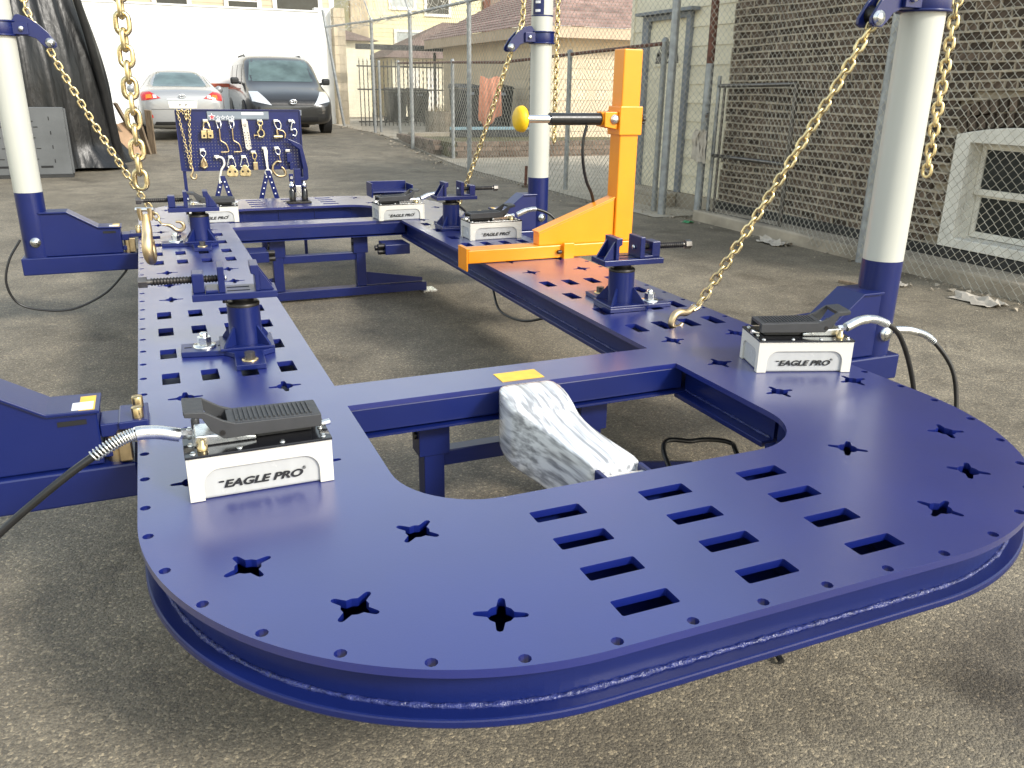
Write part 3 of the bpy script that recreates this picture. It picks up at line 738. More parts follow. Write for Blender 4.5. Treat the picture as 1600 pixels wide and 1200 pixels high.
def hose(label, pts, r=.0085, spring=True, cat='hose', n=10, sp_len=.085, group='black hydraulic hoses with steel ends'):
    P = bez(pts, n); T = thing('hydraulic_hose', label, cat, tuple(P[0]), 0, group)
    L = [p-P[0] for p in P]
    if not spring:
        MB().tube(L, r, n=10).build('rubber_line', 'black_rubber', T); return T
    acc = 0; k1 = k2 = None
    for i in range(1, len(L)):
        acc += (L[i]-L[i-1]).length
        if k1 is None and acc > sp_len: k1 = i
        if k2 is None and acc > 2*sp_len: k2 = i
    MB().tube(L[:k1+1], [r*1.75]*(k1+1), n=12).build('sleeve', 'zinc_bright', T)
    MB().tube(L[k1:], r, n=10).build('rubber_line', 'black_rubber', T)
    # spring guard: helix round the hose
    sl = L[k1:k2+1]; hp = []; turns = 15; m = turns*10
    for i in range(m+1):
        t = i/m*(len(sl)-1); a = int(min(t, len(sl)-2)); q = sl[a].lerp(sl[a+1], t-a); d = (sl[a+1]-sl[a]).normalized(); u = Vector((0, 1, 0)).cross(d).normalized() if abs(d.y) < .9 else Vector((1, 0, 0)).cross(d).normalized(); v = d.cross(u)
        th = 2*PI*turns*i/m; hp.append(q+(u*math.cos(th)+v*math.sin(th))*r*1.42)
    MB().tube(hp, r*.26, n=5).build('spring_guard', 'zinc_bright', T)
    return T
hose('black hose with spring guard dropping off the bench front past the tower arm', [(-.010, 1.768, .640), (-.060, 1.765, .655), (-.110, 1.76, .655), (-.185, 1.75, .620), (-.28, 1.75, .555), (-.40, 1.76, .455), (-.60, 1.80, .25), (-.85, 1.9, .03)])
hose('black hose from the angled pump falling over the bench rim', [(1.985, 1.925, .642), (2.045, 1.92, .662), (2.125, 1.92, .650), (2.235, 1.93, .585), (2.32, 1.92, .42), (2.37, 1.90, .20), (2.42, 1.92, .03), (2.7, 2.1, .02)])
hose('black hose with bright coupling looping out of the tower by the brick wall', [(2.49, 2.185, .515), (2.56, 2.16, .510), (2.635, 2.13, .475), (2.715, 2.08, .36), (2.73, 2.04, .20), (2.70, 2.00, .06), (2.66, 2.0, .02), (2.50, 2.0, .015)])
hose('black hose with bright coupling from the pump behind the orange arm', [(1.975, 4.555, .640), (2.04, 4.55, .665), (2.11, 4.55, .665), (2.20, 4.53, .62), (2.27, 4.5, .50), (2.33, 4.5, .3), (2.4, 4.6, .05)], sp_len=.06)
hose('short hose from the pump on the cross beam to the clamp side', [(1.655, 5.45, .640), (1.72, 5.46, .662), (1.80, 5.48, .660), (1.90, 5.5, .60), (2.0, 5.55, .535), (2.1, 5.7, .45)], sp_len=.06)
hose('thin black hose looped below the far arm', [(-.70, 5.21, .53), (-.77, 5.19, .42), (-.80, 5.18, .30), (-.765, 5.18, .19), (-.66, 5.18, .14), (-.50, 5.18, .13), (-.33, 5.19, .20), (-.22, 5.20, .30), (-.17, 5.22, .36)], r=.0065, spring=False)
hose('black hose lying on the asphalt inside the bench opening', [(1.30, 1.30, .012), (1.46, 2.10, .20), (1.62, 2.17, .205), (1.735, 2.125, .20), (1.70, 2.02, .19), (1.62, 1.7, .06), (1.5, 1.4, .012)], r=.0085, spring=False)
hose('black hose hanging from the orange arm ram', [(2.062, 3.885, 1.175), (2.045, 3.885, 1.10), (2.048, 3.885, 1.0), (2.08, 3.90, .90), (2.14, 3.93, .80), (2.22, 4.02, .60), (2.3, 4.1, .3), (2.3, 4.2, .02)], r=.008, spring=False)
hose('thin hose sagging below the inner side of the bench', [(1.56, 3.9, .37), (1.54, 3.75, .29), (1.55, 3.5, .30), (1.58, 3.3, .36)], r=.006, spring=False)

# ================================================================ vise clamps
def clamp(x, y, rz, label, dz=0):
    T = thing('vise_clamp', label, 'clamp', (x, y, DK+.0005), rz, 'blue screw vise clamps bolted to the deck')
    b = MB(); b.prism([(-.205, -.045), (-.075, -.06), (-.045, -.10), (-.045, -.235), (.045, -.235), (.045, -.10), (.085, -.07), (.085, .085), (-.07, .085), (-.10, .055), (-.205, .055)], 0, .017, 'z'); b.build('base_plate', 'blue_paint', T, .002)
    MB().box(-.085, .085, -.075, .085, .0172, .026).build('foot_plate', 'blue_paint', T, .002)
    b = MB(); b.cyl((0, 0, .0262), (0, 0, .150), .052, n=32); b.build('post', 'blue_paint', T)
    for a in (45, 135, 225, 315):
        g = MB(); g.prism([(.050, .0265), (.102, .0265), (.098, .034), (.054, .085), (.050, .085)], -.004, .004, 'y'); g.build('gusset', 'blue_paint', T, rot=(0, 0, R(a)))
    MB().lathe([(.052, .1502), (.053, .158), (.049, .163), (.036, .163), (.036, .182)], 28).build('collar_nut', 'black_oxide', T)
    MB().box(-.152, .108, -.062, .062, .1825, .2045).build('top_plate', 'blue_paint', T, .002)
    MB().box(-.148, -.112, -.035, .035, .2048, .266).build('screw_block', 'blue_paint', T, .003)
    jaw = MB().box(-.070, -.050, -.052, .052, .2050, .288).build('moving_jaw', 'blue_paint', T, .002)
    MB().box(-.110, -.071, -.048, .048, .2049, .214).build('jaw_foot', 'blue_paint', T, .002)
    b = MB(); b.prism([(.030, .288), (.030, .262), (.042, .256), (.042, .2048), (.056, .2048), (.056, .288)], -.052, .052, 'y'); b.build('fixed_jaw', 'blue_paint', T, .002)
    for yy in (-.040, .030):
        g = MB(); g.prism([(.0565, .2048), (.100, .2048), (.0565, .274)], yy, yy+.010, 'y'); g.build('jaw_rib', 'blue_paint', T, .001)
    for yy in (-.03, .02): MB().box(-.045, .025, yy, yy+.007, .2047, .2058).build('guide_slot', 'slot_black', T)
    # threaded screw
    pts = []; rs = []
    n = 84
    for i in range(n+1):
        pts.append((-.268+.200*i/n, 0, .242)); rs.append(.0125 if i % 4 < 2 else .0098)
    MB().tube(pts, rs, n=14).build('jaw_screw', 'black_oxide', T)
    MB().cyl((-.282, 0, .242), (-.262, 0, .242), .0095, n=12).build('screw_neck', 'steel_dark', T)
    MB().hexn((-.305, 0, .242), .019, .026, 'x').build('screw_head', 'steel_dark', T, .001)
    MB().lathe([(.0, 0), (.009, 0), (.009, .006), (0, .008)], 12, (-.0495, 0, .242), 'x').build('screw_tip', 'zinc_bright', T)
    # hold-down nut and bolt
    MB().lathe([(.036, .0175), (.036, .024), (.014, .0245)], 28, (-.132, .005, 0)).build('washer', 'zinc_bright', T)
    b = MB(); b.hexn((-.132, .005, .0247), .0225, .026); b.build('nut', 'zinc_bright', T, .0015)
    MB().lathe([(.0125, .0508), (.0125, .0635), (.010, .0655), (0, .0655)], 14, (-.132, .005, 0)).build('stud', 'zinc_bright', T)
    for xx in (-.195, -.092): MB().box(xx, xx+.022, .001, .009, .0171, .0178).build('slot_opening', 'slot_black', T)
    MB().lathe([(.025, .0175), (.025, .021), (.012, .0214)], 24, (0, -.185, 0)).build('washer', 'brass', T)
    b = MB(); b.hexn((0, -.185, .0215), .0165, .022); b.build('hex_bolt', 'steel_dark', T, .0012)
    MB().cyl((-.055, -.02, .165), (-.055, -.02, .1823), .008, n=10).build('guide_bolt', 'black_oxide', T)
    return T
clamp(.228, 2.775, R(-3), 'blue vise clamp with long screw near the pump on the front deck')
clamp(1.69, 2.835, R(177), 'blue vise clamp with long screw between the orange arm and the deck hook')
clamp(.215, 4.86, R(-2), 'blue vise clamp on the far deck near the looped hose tower')
clamp(1.69, 4.93, R(178), 'blue vise clamp standing between two white foot pumps')

# ================================================================ orange pulling arm
oy = 3.905
OA = thing('orange_pulling_arm', 'orange steel push arm clamped across the deck with upright post', 'pulling arm', (1.90, oy, DK))
ol = lambda b: b.xf(Matrix.Translation((-1.90, -oy, -DK)))
ol(MB().box(1.405, 2.365, oy-.060, oy+.055, DK+.002, DK+.068)).build('base_bar', 'orange_paint', OA, .004)
ol(MB().prism([(1.395, DK-.035), (1.395, DK+.0795), (1.415, DK+.0795), (1.415, DK+.0695), (1.4035, DK+.0695), (1.4035, DK-.035)], oy-.064, oy+.06, 'y')).build('end_lip', 'orange_paint', OA, .002)
gp = [(1.80, DK+.0682), (1.80, DK+.130), (2.236, DK+.292), (2.236, DK+.0682)]
ol(MB().prism(gp, oy-.040, oy+.030, 'y')).build('gusset', 'orange_paint', OA, .003)
ol(MB().add([(1.797, oy-.046, DK+.1305), (1.797, oy+.036, DK+.1305), (2.236, oy+.036, DK+.2935), (2.236, oy-.046, DK+.2935), (1.793, oy-.046, DK+.139), (1.793, oy+.036, DK+.139), (2.236, oy+.036, DK+.302), (2.236, oy-.046, DK+.302)],
     [(0,1,2,3),(7,6,5,4),(0,4,5,1),(1,5,6,2),(2,6,7,3),(3,7,4,0)])).build('gusset_cap', 'orange_paint', OA, .002)
ol(MB().box(2.238, 2.345, oy-.055, oy+.050, DK+.0685, 1.540)).build('post', 'orange_paint', OA, .006)
ol(MB().box(2.226, 2.357, oy-.067, oy+.062, 1.128, 1.268)).build('slide_collar', 'orange_paint', OA, .004)
cb = ol(MB().box(1.925, 1.985, oy-.085, oy-.0605, DK-.03, DK+.080)).build('clamp_lug', 'orange_paint', OA, .003)
ol(MB().cyl((1.915, oy-.072, DK+.035), (1.895, oy-.072, DK+.035), .010, n=12)).build('lug_bolt', 'black_oxide', OA)
rz_ = 1.205
ol(MB().prism([(2.15, rz_-.036), (2.15, rz_+.036), (2.2255, rz_+.036), (2.2255, rz_-.05)], oy-.048, oy-.032, 'y')).build('clevis_ear', 'orange_paint', OA, .003)
ol(MB().prism([(2.15, rz_-.036), (2.15, rz_+.036), (2.2255, rz_+.036), (2.2255, rz_-.05)], oy+.030, oy+.046, 'y')).build('clevis_ear', 'orange_paint', OA, .003)
ol(MB().lathe([(0, -.062), (.018, -.062), (.020, -.058), (.020, -.0545), (.024, -.0545), (.024, -.0485)], 20, (2.205, oy, rz_), 'y')).build('clevis_pin', 'zinc_bright', OA)
ol(MB().cyl((2.145, oy, rz_), (2.18, oy, rz_), .036, n=24)).build('ram_base', 'orange_paint', OA)
ol(MB().cyl((1.862, oy, rz_), (2.1448, oy, rz_), .030, n=28)).build('ram_body', 'black_rubber', OA)
ol(MB().cyl((1.735, oy, rz_), (1.8618, oy, rz_), .0195, n=24)).build('ram_rod', 'chrome', OA)
ol(MB().lathe([(0, -.062), (.020, -.062), (.045, -.057), (.058, -.046), (.063, -.032), (.063, -.020), (.055, -.010), (.030, -.004), (.022, 0)], 32, (1.735, oy, rz_), 'x')).build('push_pad', 'yellow_cast', OA)
ol(MB().cyl((2.357, oy, rz_), (2.385, oy, rz_), .006, n=10)).build('knob_stem', 'zinc_bright', OA)
kb = MB()
kb.lathe([(.012, .0), (.022, .004), (.022, .018), (.012, .024), (0, .024)], 16, (2.385, oy, rz_), 'x')
for i in range(6): kb.cyl((2.389, oy+.020*math.cos(i*PI/3), rz_+.020*math.sin(i*PI/3)), (2.404, oy+.020*math.cos(i*PI/3), rz_+.020*math.sin(i*PI/3)), .009, n=8)
ol(kb).build('star_knob', 'black_plastic', OA)

# ================================================================ film-wrapped dolly arm in the front opening
WR = thing('wrapped_arm', 'steel pulling arm wrapped in clear stretch film inside the front opening', 'wrapped arm', (.96, 1.8, 0))
secs = [  # y, x-centre, half width, z bottom, z top
    (2.122, .945, .050, .400, .505), (2.112, .945, .075, .375, .526), (2.08, .942, .093, .350, .533), (2.02, .938, .100, .335, .529), (1.96, .938, .098, .330, .518), (1.91, .942, .084, .325, .504),
    (1.86, .950, .070, .318, .492), (1.78, .960, .066, .310, .486), (1.70, .970, .067, .305, .482), (1.62, .978, .071, .300, .479), (1.605, .979, .067, .305, .474)]
for (q0, q1, xa_, xb_, z0_, z1_) in ((2.095, 1.95, .865, 1.012, .352, .485), (1.9499, 1.612, .915, 1.020, .325, .445)):
    MB().box(xa_-.96, xb_-.96, q1-1.8, q0-1.8, z0_, z1_).build('steel_core', 'steel_dark', WR, .01)
mb = MB(); nseg = 20; vs = []
for (y, xc, hw, z0, z1) in secs:
    zc_ = (z0+z1)/2; hh = (z1-z0)/2
    for i in range(nseg):
        t = 2*PI*(i+.5)/nseg; c, s_ = math.cos(t), math.sin(t)
        e = .15; rr = random.uniform(.975, 1.02)
        vs.append((xc-.96+hw*rr*math.copysign(abs(c)**e, c), y-1.8+random.uniform(-.004, .004), zc_+hh*rr*math.copysign(abs(s_)**e, s_)))
fs = [(k*nseg+i, k*nseg+(i+1) % nseg, (k+1)*nseg+(i+1) % nseg, (k+1)*nseg+i) for k in range(len(secs)-1) for i in range(nseg)]
fs += [tuple(range(nseg-1, -1, -1)), tuple((len(secs)-1)*nseg+i for i in range(nseg))]
mb.add(vs, fs, True); fo = mb.build('stretch_film', 'stretch_wrap', WR)
sm = fo.modifiers.new('sub', 'SUBSURF'); sm.levels = 1; sm.render_levels = 1
for xx in (.918, 1.040): MB().box(xx-.96-.006, xx-.96+.006, 1.40-1.8, 1.6035-1.8, .36, .470).build('yoke_plate', 'blue_paint', WR, .002)
MB().cyl((.925-.96, 1.568-1.8, .440), (1.033-.96, 1.568-1.8, .440), .024, n=20).build('yoke_pin', 'zinc_bright', WR)
MB().cyl((.892-.96, 1.575-1.8, .415), (.9115-.96, 1.575-1.8, .415), .026, n=20).build('side_nut', 'hook_gold', WR)
MB().box(-.03, .08, 1.50-1.8, 1.60-1.8, .004, .3595).build('arm_foot', 'blue_paint', WR, .003)
# blue channel bracket lying behind the cross-beam pump
T = thing('channel_bracket', 'blue steel channel bracket resting on the deck behind a foot pump', 'bracket', (1.50, 5.62, DK))
MB().box(-.13, .14, -.01, .14, .150, .158).build('tray_floor', 'blue_paint', T, .002)
MB().box(-.14, -.1305, -.01, .14, .12, .215).build('tray_side', 'blue_paint', T, .002)
MB().box(.1405, .150, -.01, .14, .12, .200).build('tray_side', 'blue_paint', T, .002)
MB().box(-.13, .14, .1405, .150, .12, .215).build('tray_back', 'blue_paint', T, .002)
MB().box(-.05, .05, .02, .12, .0005, .1495).build('pedestal', 'blue_paint', T, .003)
# ================================================================ tool board and hanging tools
BY = 7.10
TB = thing('tool_board', 'blue pegboard on legs behind the bench hung with pulling tools', 'tool board', (.70, BY, 0))
bx0, bx1, bz0, bz1 = .231, 1.155, .708, 1.155
def bpt(px, py, dy=-.02):
    return Vector((.228+(px-274)*.00481-(py-178)*.00004, BY+dy, 1.128-(py-178)*.00472+(px-274)*.00002))
lp = [(bx0, bz0), (bx1, bz0), (bx1, bz1), (bx0, bz1)]; hs_ = []
for i in range(38):
    for j in range(17):
        hx, hz = bx0+.03+i*.0232, bz0+.028+j*.0232
        if hz > bz1-.09: continue
        hs_.append([(hx+.0034*math.cos(q*PI/3), hz+.0034*math.sin(q*PI/3)) for q in range(6)])
me = curve_plate('panel', [lp]+hs_, -.002, .002); me.transform(Matrix(((1,0,0,-.70),(0,0,-1,0),(0,1,0,0),(0,0,0,1))))
link('panel', me, 'blue_paint', TB)
for (a0, a1, c0, c1) in ((bx0-.008, bx0, bz0, bz1), (bx1, bx1+.008, bz0, bz1), (bx0, bx1, bz1, bz1+.008), (bx0, bx1, bz0-.006, bz0)):
    MB().box(a0-.70, a1-.70, -.012, .012, c0, c1).build('edge_lip', 'blue_paint', TB)
for xx in (.245, 1.14): MB().box(xx-.70-.012, xx-.70+.012, .004, .028, .0, bz1).build('upright', 'blue_paint', TB, .002)
for (xc, h0) in ((.52, .665), (.87, .70)):
    for sx, fx in ((-1, .10), (1, .085)):
        lg = MB(); lg.add([(xc-.70-.018, -.035, h0), (xc-.70+.018, -.035, h0), (xc-.70+sx*fx+.02, -.035, .36), (xc-.70+sx*fx-.02, -.035, .36), (xc-.70-.018, -.027, h0), (xc-.70+.018, -.027, h0), (xc-.70+sx*fx+.02, -.027, .36), (xc-.70+sx*fx-.02, -.027, .36)], [(0,1,2,3),(7,6,5,4),(0,4,5,1),(1,5,6,2),(2,6,7,3),(3,7,4,0)])
        lg.xf(Matrix.Translation((0, 0 if sx < 0 else -.010, 0)))
        l_ = lg.build('brace_leg', 'blue_paint', TB)
        for q in range(4):
            t = .15+q*.13; MB().cyl((xc-.70+sx*fx*t, -.0465, h0+(.36-h0)*t), (xc-.70+sx*fx*t, -.0445, h0+(.36-h0)*t), .006, n=8).build('brace_hole', 'ink_white', l_)
    MB().box(xc-.70-.09, xc-.70+.09, -.04, .03, .0, .36).build('brace_foot', 'blue_paint', TB, .003)
# header: grey banner, stars, phone line
a = bpt(321, 174); c = bpt(417, 186)
bn = MB().box(a.x-.70, c.x-.70, -.0150, -.0128, c.z, a.z); bn = bn.build('banner', 'banner_grey', TB)
a = bpt(321, 182); c = bpt(363, 187)
MB().box(a.x-.70, c.x-.70, -.0149, -.0129, c.z-.005, c.z+.002).build('banner', 'banner_grey', TB)
def star_poly(cx, cz, r, ri=.42, rot=PI/2): return [(cx+(r if i % 2 == 0 else r*ri)*math.cos(rot+i*PI/5), cz+(r if i % 2 == 0 else r*ri)*math.sin(rot+i*PI/5)) for i in range(10)]
s0 = bpt(328, 182.5); MB().prism(star_poly(s0.x-.70, s0.z, .030), -.0175, -.0155, 'y').build('star_mark', 'ink_white', TB)
MB().prism(star_poly(s0.x-.70+.001, s0.z-.001, .021), -.0190, -.0180, 'y').build('star_mark', 'ink_red', TB)
for q in range(4):
    s1 = bpt(337.5+q*7.3, 183.8)
    o_ = star_poly(s1.x-.70, s1.z, .019); i_ = star_poly(s1.x-.70, s1.z, .012)
    m_ = curve_plate('star_outline', [o_, i_], 0, .0015); m_.transform(Matrix(((1,0,0,0),(0,0,-1,-.0155),(0,1,0,0),(0,0,0,1)))); link('star_outline', m_, 'ink_white', TB)
a = bpt(374, 175.5); c = bpt(408.5, 179.8); MB().box(a.x-.70, c.x-.70, -.0168, -.0155, c.z, a.z).build('banner_label', 'sticker_white', TB)
random.seed(5)
px_ = 369.5
for k_ in range(19):       # blurred line of small white characters
    wv = 1.5 if k_ not in (5, 9, 14) else .6
    a = bpt(px_, 182.2); c = bpt(px_+wv, 185.0); MB().box(a.x-.70, c.x-.70, -.0145, -.0128, c.z, a.z).build('small_character', 'banner_grey', TB); px_ += 2.45 if k_ != 9 else 4
a = bpt(364, 186.3); c = bpt(416.5, 187.0); MB().box(a.x-.70, c.x-.70, -.0145, -.0128, c.z, a.z).build('rule_line', 'banner_grey', TB)

def tool(name, label, cat, px, py, dy=-.03):
    p = bpt(px, py, dy); T = thing(name, label, cat, tuple(p), 0, None); return T
def peg(T):
    MB().box(-.022, .016, .0, .026, -.006, .014).build('hanger', 'zinc_bright', T, .003)
Q = .00481     # metres per photo pixel on the board
def tb(pts, r, n=6): return MB().tube(bez([(x*Q, y*.001, -z*Q) for x, y, z in pts], 5), r, n=n)
# self-tightening clamp, box body
T = tool('body_clamp', 'gold block clamp with triangular loop hanging at the board top', 'pulling tool', 318, 189); peg(T)
b = MB(); b.tube([(-.012, 0, -.005), (.014, 0, -.005), (.030, 0, -.062), (-.028, 0, -.062)], .0075, n=6, closed=True); b.build('loop', 'zinc_gold', T)
MB().box(-.045, -.002, -.018, .012, -.128, -.068).build('jaw', 'zinc_gold', T, .004); MB().box(.002, .045, -.018, .012, -.128, -.068).build('jaw', 'zinc_gold', T, .004)
for xx in (-.024, .022): MB().cyl((xx, -.022, -.108), (xx, -.0185, -.108), .009, n=10).build('jaw_bolt', 'black_oxide', T)
# two bent rod hooks
for px, w_ in ((337.5, 'beside the block clamp'), (357.5, 'next to the perforated strap')):
    T = tool('rod_hook', 'pale steel rod hook with bent foot hanging '+w_, 'pulling tool', px, 190); peg(T)
    b = MB(); b.tube([(-.016, 0, 0), (.016, 0, 0), (.012, 0, -.05), (-.012, 0, -.05)], .005, n=6, closed=True); b.build('eye', 'zinc_bright', T)
    tb([(0, 0, 10), (0, 0, 27), (1.5, 0, 30.5), (8, 0, 35), (11, 0, 45), (10, 0, 47), (-1, 0, 47.5)], .0065).build('rod', 'hook_gold', T)
# perforated strap
T = tool('perforated_strap', 'flat steel strap with two rows of holes hanging on board', 'pulling tool', 377.5, 189); peg(T)
lp = [(-.008, -.205), (.010, -.222), (.036, -.21), (.022, 0), (-.022, 0)]
hh = []
for q in range(6):
    for xx in (-.008+q*.0025, .016+q*.0022): hh.append([(xx+.0042*math.cos(i*PI/3), -.088-q*.020+.0052*math.sin(i*PI/3)) for i in range(6)])
m_ = curve_plate('strap', [lp]+hh, 0, .006); m_.transform(Matrix(((1,0,0,0),(0,0,-1,0),(0,1,0,0),(0,0,0,1)))); link('strap', m_, 'zinc_bright', T)
MB().cyl((0, -.012, -.03), (0, -.004, -.03), .014, n=14).build('strap_eye', 'chrome', T)
# eye clamp with wing bolt
T = tool('eye_clamp', 'gold ring and frame clamp with side screw hanging on the board', 'pulling tool', 402, 190); peg(T)
MB().tube([(.019*math.cos(t*PI/8), 0, -.012+.019*math.sin(t*PI/8)) for t in range(16)], .006, n=6, closed=True).build('ring', 'zinc_gold', T)
b = MB(); b.tube([(-.004, 0, -.03), (-.006, 0, -.06), (-.024, 0, -.08), (-.020, 0, -.115), (.008, 0, -.12), (.026, 0, -.10), (.022, 0, -.075), (.006, 0, -.06), (.004, 0, -.03)], .009, n=6); b.build('frame', 'zinc_gold', T)
b = MB(); b.cyl((-.055, 0, -.105), (-.02, 0, -.105), .0045, n=8); b.cyl((-.053, 0, -.116), (-.053, 0, -.094), .004, n=8); b.build('wing_bolt', 'brass', T)
# swivel clamp
T = tool('swivel_clamp', 'gold swivel clamp with cylinder foot hanging beside the S hook', 'pulling tool', 428, 190); peg(T)
tb([(-3, 0, 0), (4, 0, 0), (7, 0, 5), (6, 0, 11), (1, 0, 12), (-3, 0, 5), (-3, 0, 0)], .006).build('ring', 'zinc_bright', T)
b = MB(); b.cyl((.0, 0, -.06), (.002, 0, -.105), .010, n=10); b.build('stem', 'hook_gold', T)
b = MB(); b.cyl((-.028, 0, -.118), (.038, 0, -.118), .016, n=14); b.build('foot_cylinder', 'zinc_gold', T)
tb([(4, 0, 14), (9, 0, 15), (13, 0, 20), (12, 0, 26)], .007).build('lever', 'hook_gold', T)
# S hook
T = tool('s_hook', 'bright steel S hook hanging at the corner of the pegboard', 'pulling tool', 452, 190); peg(T)
tb([(-3, 0, 1), (2, 0, -2), (6, 0, 3), (2, 0, 2), (0, 0, 8), (-1, 0, 15), (4, 0, 12), (8, 0, 16), (6, 0, 23), (1, 0, 22)], .006).build('bent_rod', 'zinc_bright', T)
# second row
T = tool('snatch_block', 'gold teardrop shackle hanging below the chain side of the board', 'pulling tool', 309, 235); peg(T)
tb([(-3, 0, 1), (3, 0, 1), (4, 0, 6), (0, 0, 10), (-4, 0, 6), (-3, 0, 1)], .005).build('ring', 'zinc_bright', T)
b = MB(); b.tube([(0, 0, -.05), (-.014, 0, -.085), (-.022, 0, -.118), (0, 0, -.134), (.022, 0, -.12), (.012, 0, -.085)], .010, n=6, closed=True); b.build('teardrop', 'hook_gold', T)
MB().box(-.014, .012, .004, .010, -.13, -.07).build('side_plate', 'hook_gold', T, .003)
T = tool('hook_bar', 'pale curved hook bar hanging from the board bottom row', 'pulling tool', 330, 246); peg(T)
tb([(-2, 0, 2), (3, 0, 0), (9, 0, 3), (10, 0, 12), (5, 0, 20), (2, 0, 30), (0, 0, 42)], [.009]*31).build('curved_bar', 'trim_white', T)
for px, w_ in ((351.5, 'beside the pale curved bar'), (372, 'beside the narrow gold clamp')):
    T = tool('double_clamp', 'gold two-bolt pulling clamp with rounded jaws '+w_, 'pulling tool', px, 247); peg(T)
    tb([(-3, 0, 1), (3, 0, 1), (5, 0, 8), (6, 0, 15), (-6, 0, 15), (-5, 0, 8), (-3, 0, 1)], .005).build('loop', 'zinc_bright', T)
    b = MB(); b.prism([(-.012, -.058), (.012, -.058), (.042, -.105), (.044, -.135), (.034, -.148), (-.034, -.148), (-.044, -.135), (-.042, -.105)], -.02, .012, 'y'); b.build('jaw', 'zinc_gold', T, .005)
    for xx in (-.020, .020): MB().cyl((xx, -.024, -.108), (xx, -.0205, -.108), .009, n=10).build('jaw_bolt', 'black_oxide', T)
T = tool('narrow_clamp', 'narrow gold clamp hanging under the perforated strap', 'pulling tool', 388, 240); peg(T)
tb([(-2, 0, 1), (3, 0, 1), (4, 0, 6), (1, 0, 11), (-2, 0, 8), (-2, 0, 1)], .005).build('ring', 'zinc_gold', T)
MB().cyl((.004, 0, -.045), (.006, 0, -.075), .006, n=8).build('stem', 'zinc_gold', T)
MB().box(-.012, .024, -.012, .012, -.135, -.072).build('body', 'hook_gold', T, .004)
T = tool('ring_wrench', 'white cast wrench with ring end hanging below the pegboard', 'pulling tool', 406, 234); peg(T)
b = MB(); b.prism([(-.010, .004), (.016, .004), (.022, -.02), (.016, -.09), (.020, -.165), (.004, -.165), (-.002, -.09), (-.008, -.03)], -.005, .005, 'y'); b.build('shank', 'trim_white', T, .002)
MB().tube([(.012+.022*math.cos(t*PI/8), 0, -.186+.022*math.sin(t*PI/8)) for t in range(16)], .008, n=6, closed=True).build('ring', 'trim_white', T)
T = tool('c_clamp', 'gold C shaped clamp with screw hanging at the bottom row', 'pulling tool', 426, 234); peg(T)
tb([(-3, 0, 1), (2, 0, 0), (5, 0, 4), (3, 0, 10), (-2, 0, 7), (-3, 0, 1)], .005).build('ring', 'zinc_bright', T)
MB().cyl((.010, 0, -.045), (.022, 0, -.10), .005, n=8).build('screw', 'zinc_gold', T)
tb([(5, 0, 22), (-2, 0, 21), (-8, 0, 27), (-9, 0, 36), (-3, 0, 44), (6, 0, 45), (11, 0, 42), (9, 0, 34), (5, 0, 30)], .010).build('c_frame', 'hook_gold', T)
T = tool('blue_clamp', 'small dark blue clamp hanging beside the C clamp', 'pulling tool', 444, 239); peg(T)
MB().box(-.015, .024, -.014, .010, -.085, -.012).build('body', 'blue_paint', T, .003); MB().box(.004, .034, -.014, .010, -.145, -.0855).build('foot', 'blue_paint', T, .003)
# big blue C-frame hanging off the corner
T = tool('c_frame_arm', 'large blue C frame arm hanging off the pegboard corner', 'pulling tool', 458, 226, -.05)
b = MB(); b.prism([(-.075, .038), (-.055, .034), (.02, .0), (.042, -.02), (.075, -.19), (.076, -.275), (.06, -.292), (-.045, -.285), (-.045, -.262), (.034, -.262), (.036, -.19), (.018, -.045), (-.03, -.01)], -.012, .012, 'y'); b.build('frame', 'blue_paint', T, .003)
MB().box(-.080, -.046, -.010, .010, -.298, -.235).build('anvil', 'blue_paint', T, .003)
MB().cyl((-.062, -.02, -.265), (-.062, -.0105, -.265), .012, n=12).build('anvil_bolt', 'zinc_bright', T)
# chain bundle on the left
def small_chain_root():
    T = thing('chain_bundle', 'gold chain doubled over the corner of the pegboard with a hook', 'chain', tuple(bpt(284, 176)))
    o0 = bpt(284, 176)
    def run(p, q, n, jit=0):
        for i in range(n):
            a = bpt(p[0]+(q[0]-p[0])*i/n+random.uniform(-jit, jit), p[1]+(q[1]-p[1])*i/n, -.028-random.random()*.012)-o0
            ob = bpt(q[0], q[1])-bpt(p[0], p[1]); ang = math.atan2(ob.z, ob.x)
            o = bpy.data.objects.new('link', LINK_S); COL.objects.link(o); o.parent = T; o.location = a; o.rotation_euler = (R(90*(i % 2)+random.uniform(-20, 20)), -ang, 0)
    run((277, 173), (289, 265), 22); run((293, 190), (289, 265), 18); run((285, 172), (290, 190), 5, 2); run((295, 172), (294, 192), 5, 2); run((279, 173), (296, 173), 4); run((291, 173), (290, 186), 4, 2)
    h = hook_mesh(.62).build('hook', 'hook_gold', T); h.location = bpt(291, 262, -.03)-o0; h.rotation_euler = (0, 0, R(0))
small_chain_root()
# small jack standing on the far deck
T = thing('bench_jack', 'small blue and chrome holding jack standing on the far deck plate', 'jack', (1.00, 6.42, DK+.001))
MB().box(-.085, .085, -.05, .05, 0, .014).build('base_plate', 'black_oxide', T, .002)
for xx in (-.045, .045):
    MB().lathe([(.024, .0142), (.024, .09), (.016, .10), (.016, .115)], 14, (xx, 0, 0)).build('cylinder', 'black_gloss', T)
    MB().lathe([(.012, .1152), (.020, .118), (.020, .14), (.010, .145), (.010, .158)], 12, (xx, 0, 0)).build('coupling', 'chrome', T)
MB().box(-.024, .024, -.02, .02, .08, .25).build('upright', 'blue_paint', T, .003)
MB().box(-.020, .020, -.028, -.0205, .05, .13).build('wrapped_end', 'zinc_bright', T, .003)
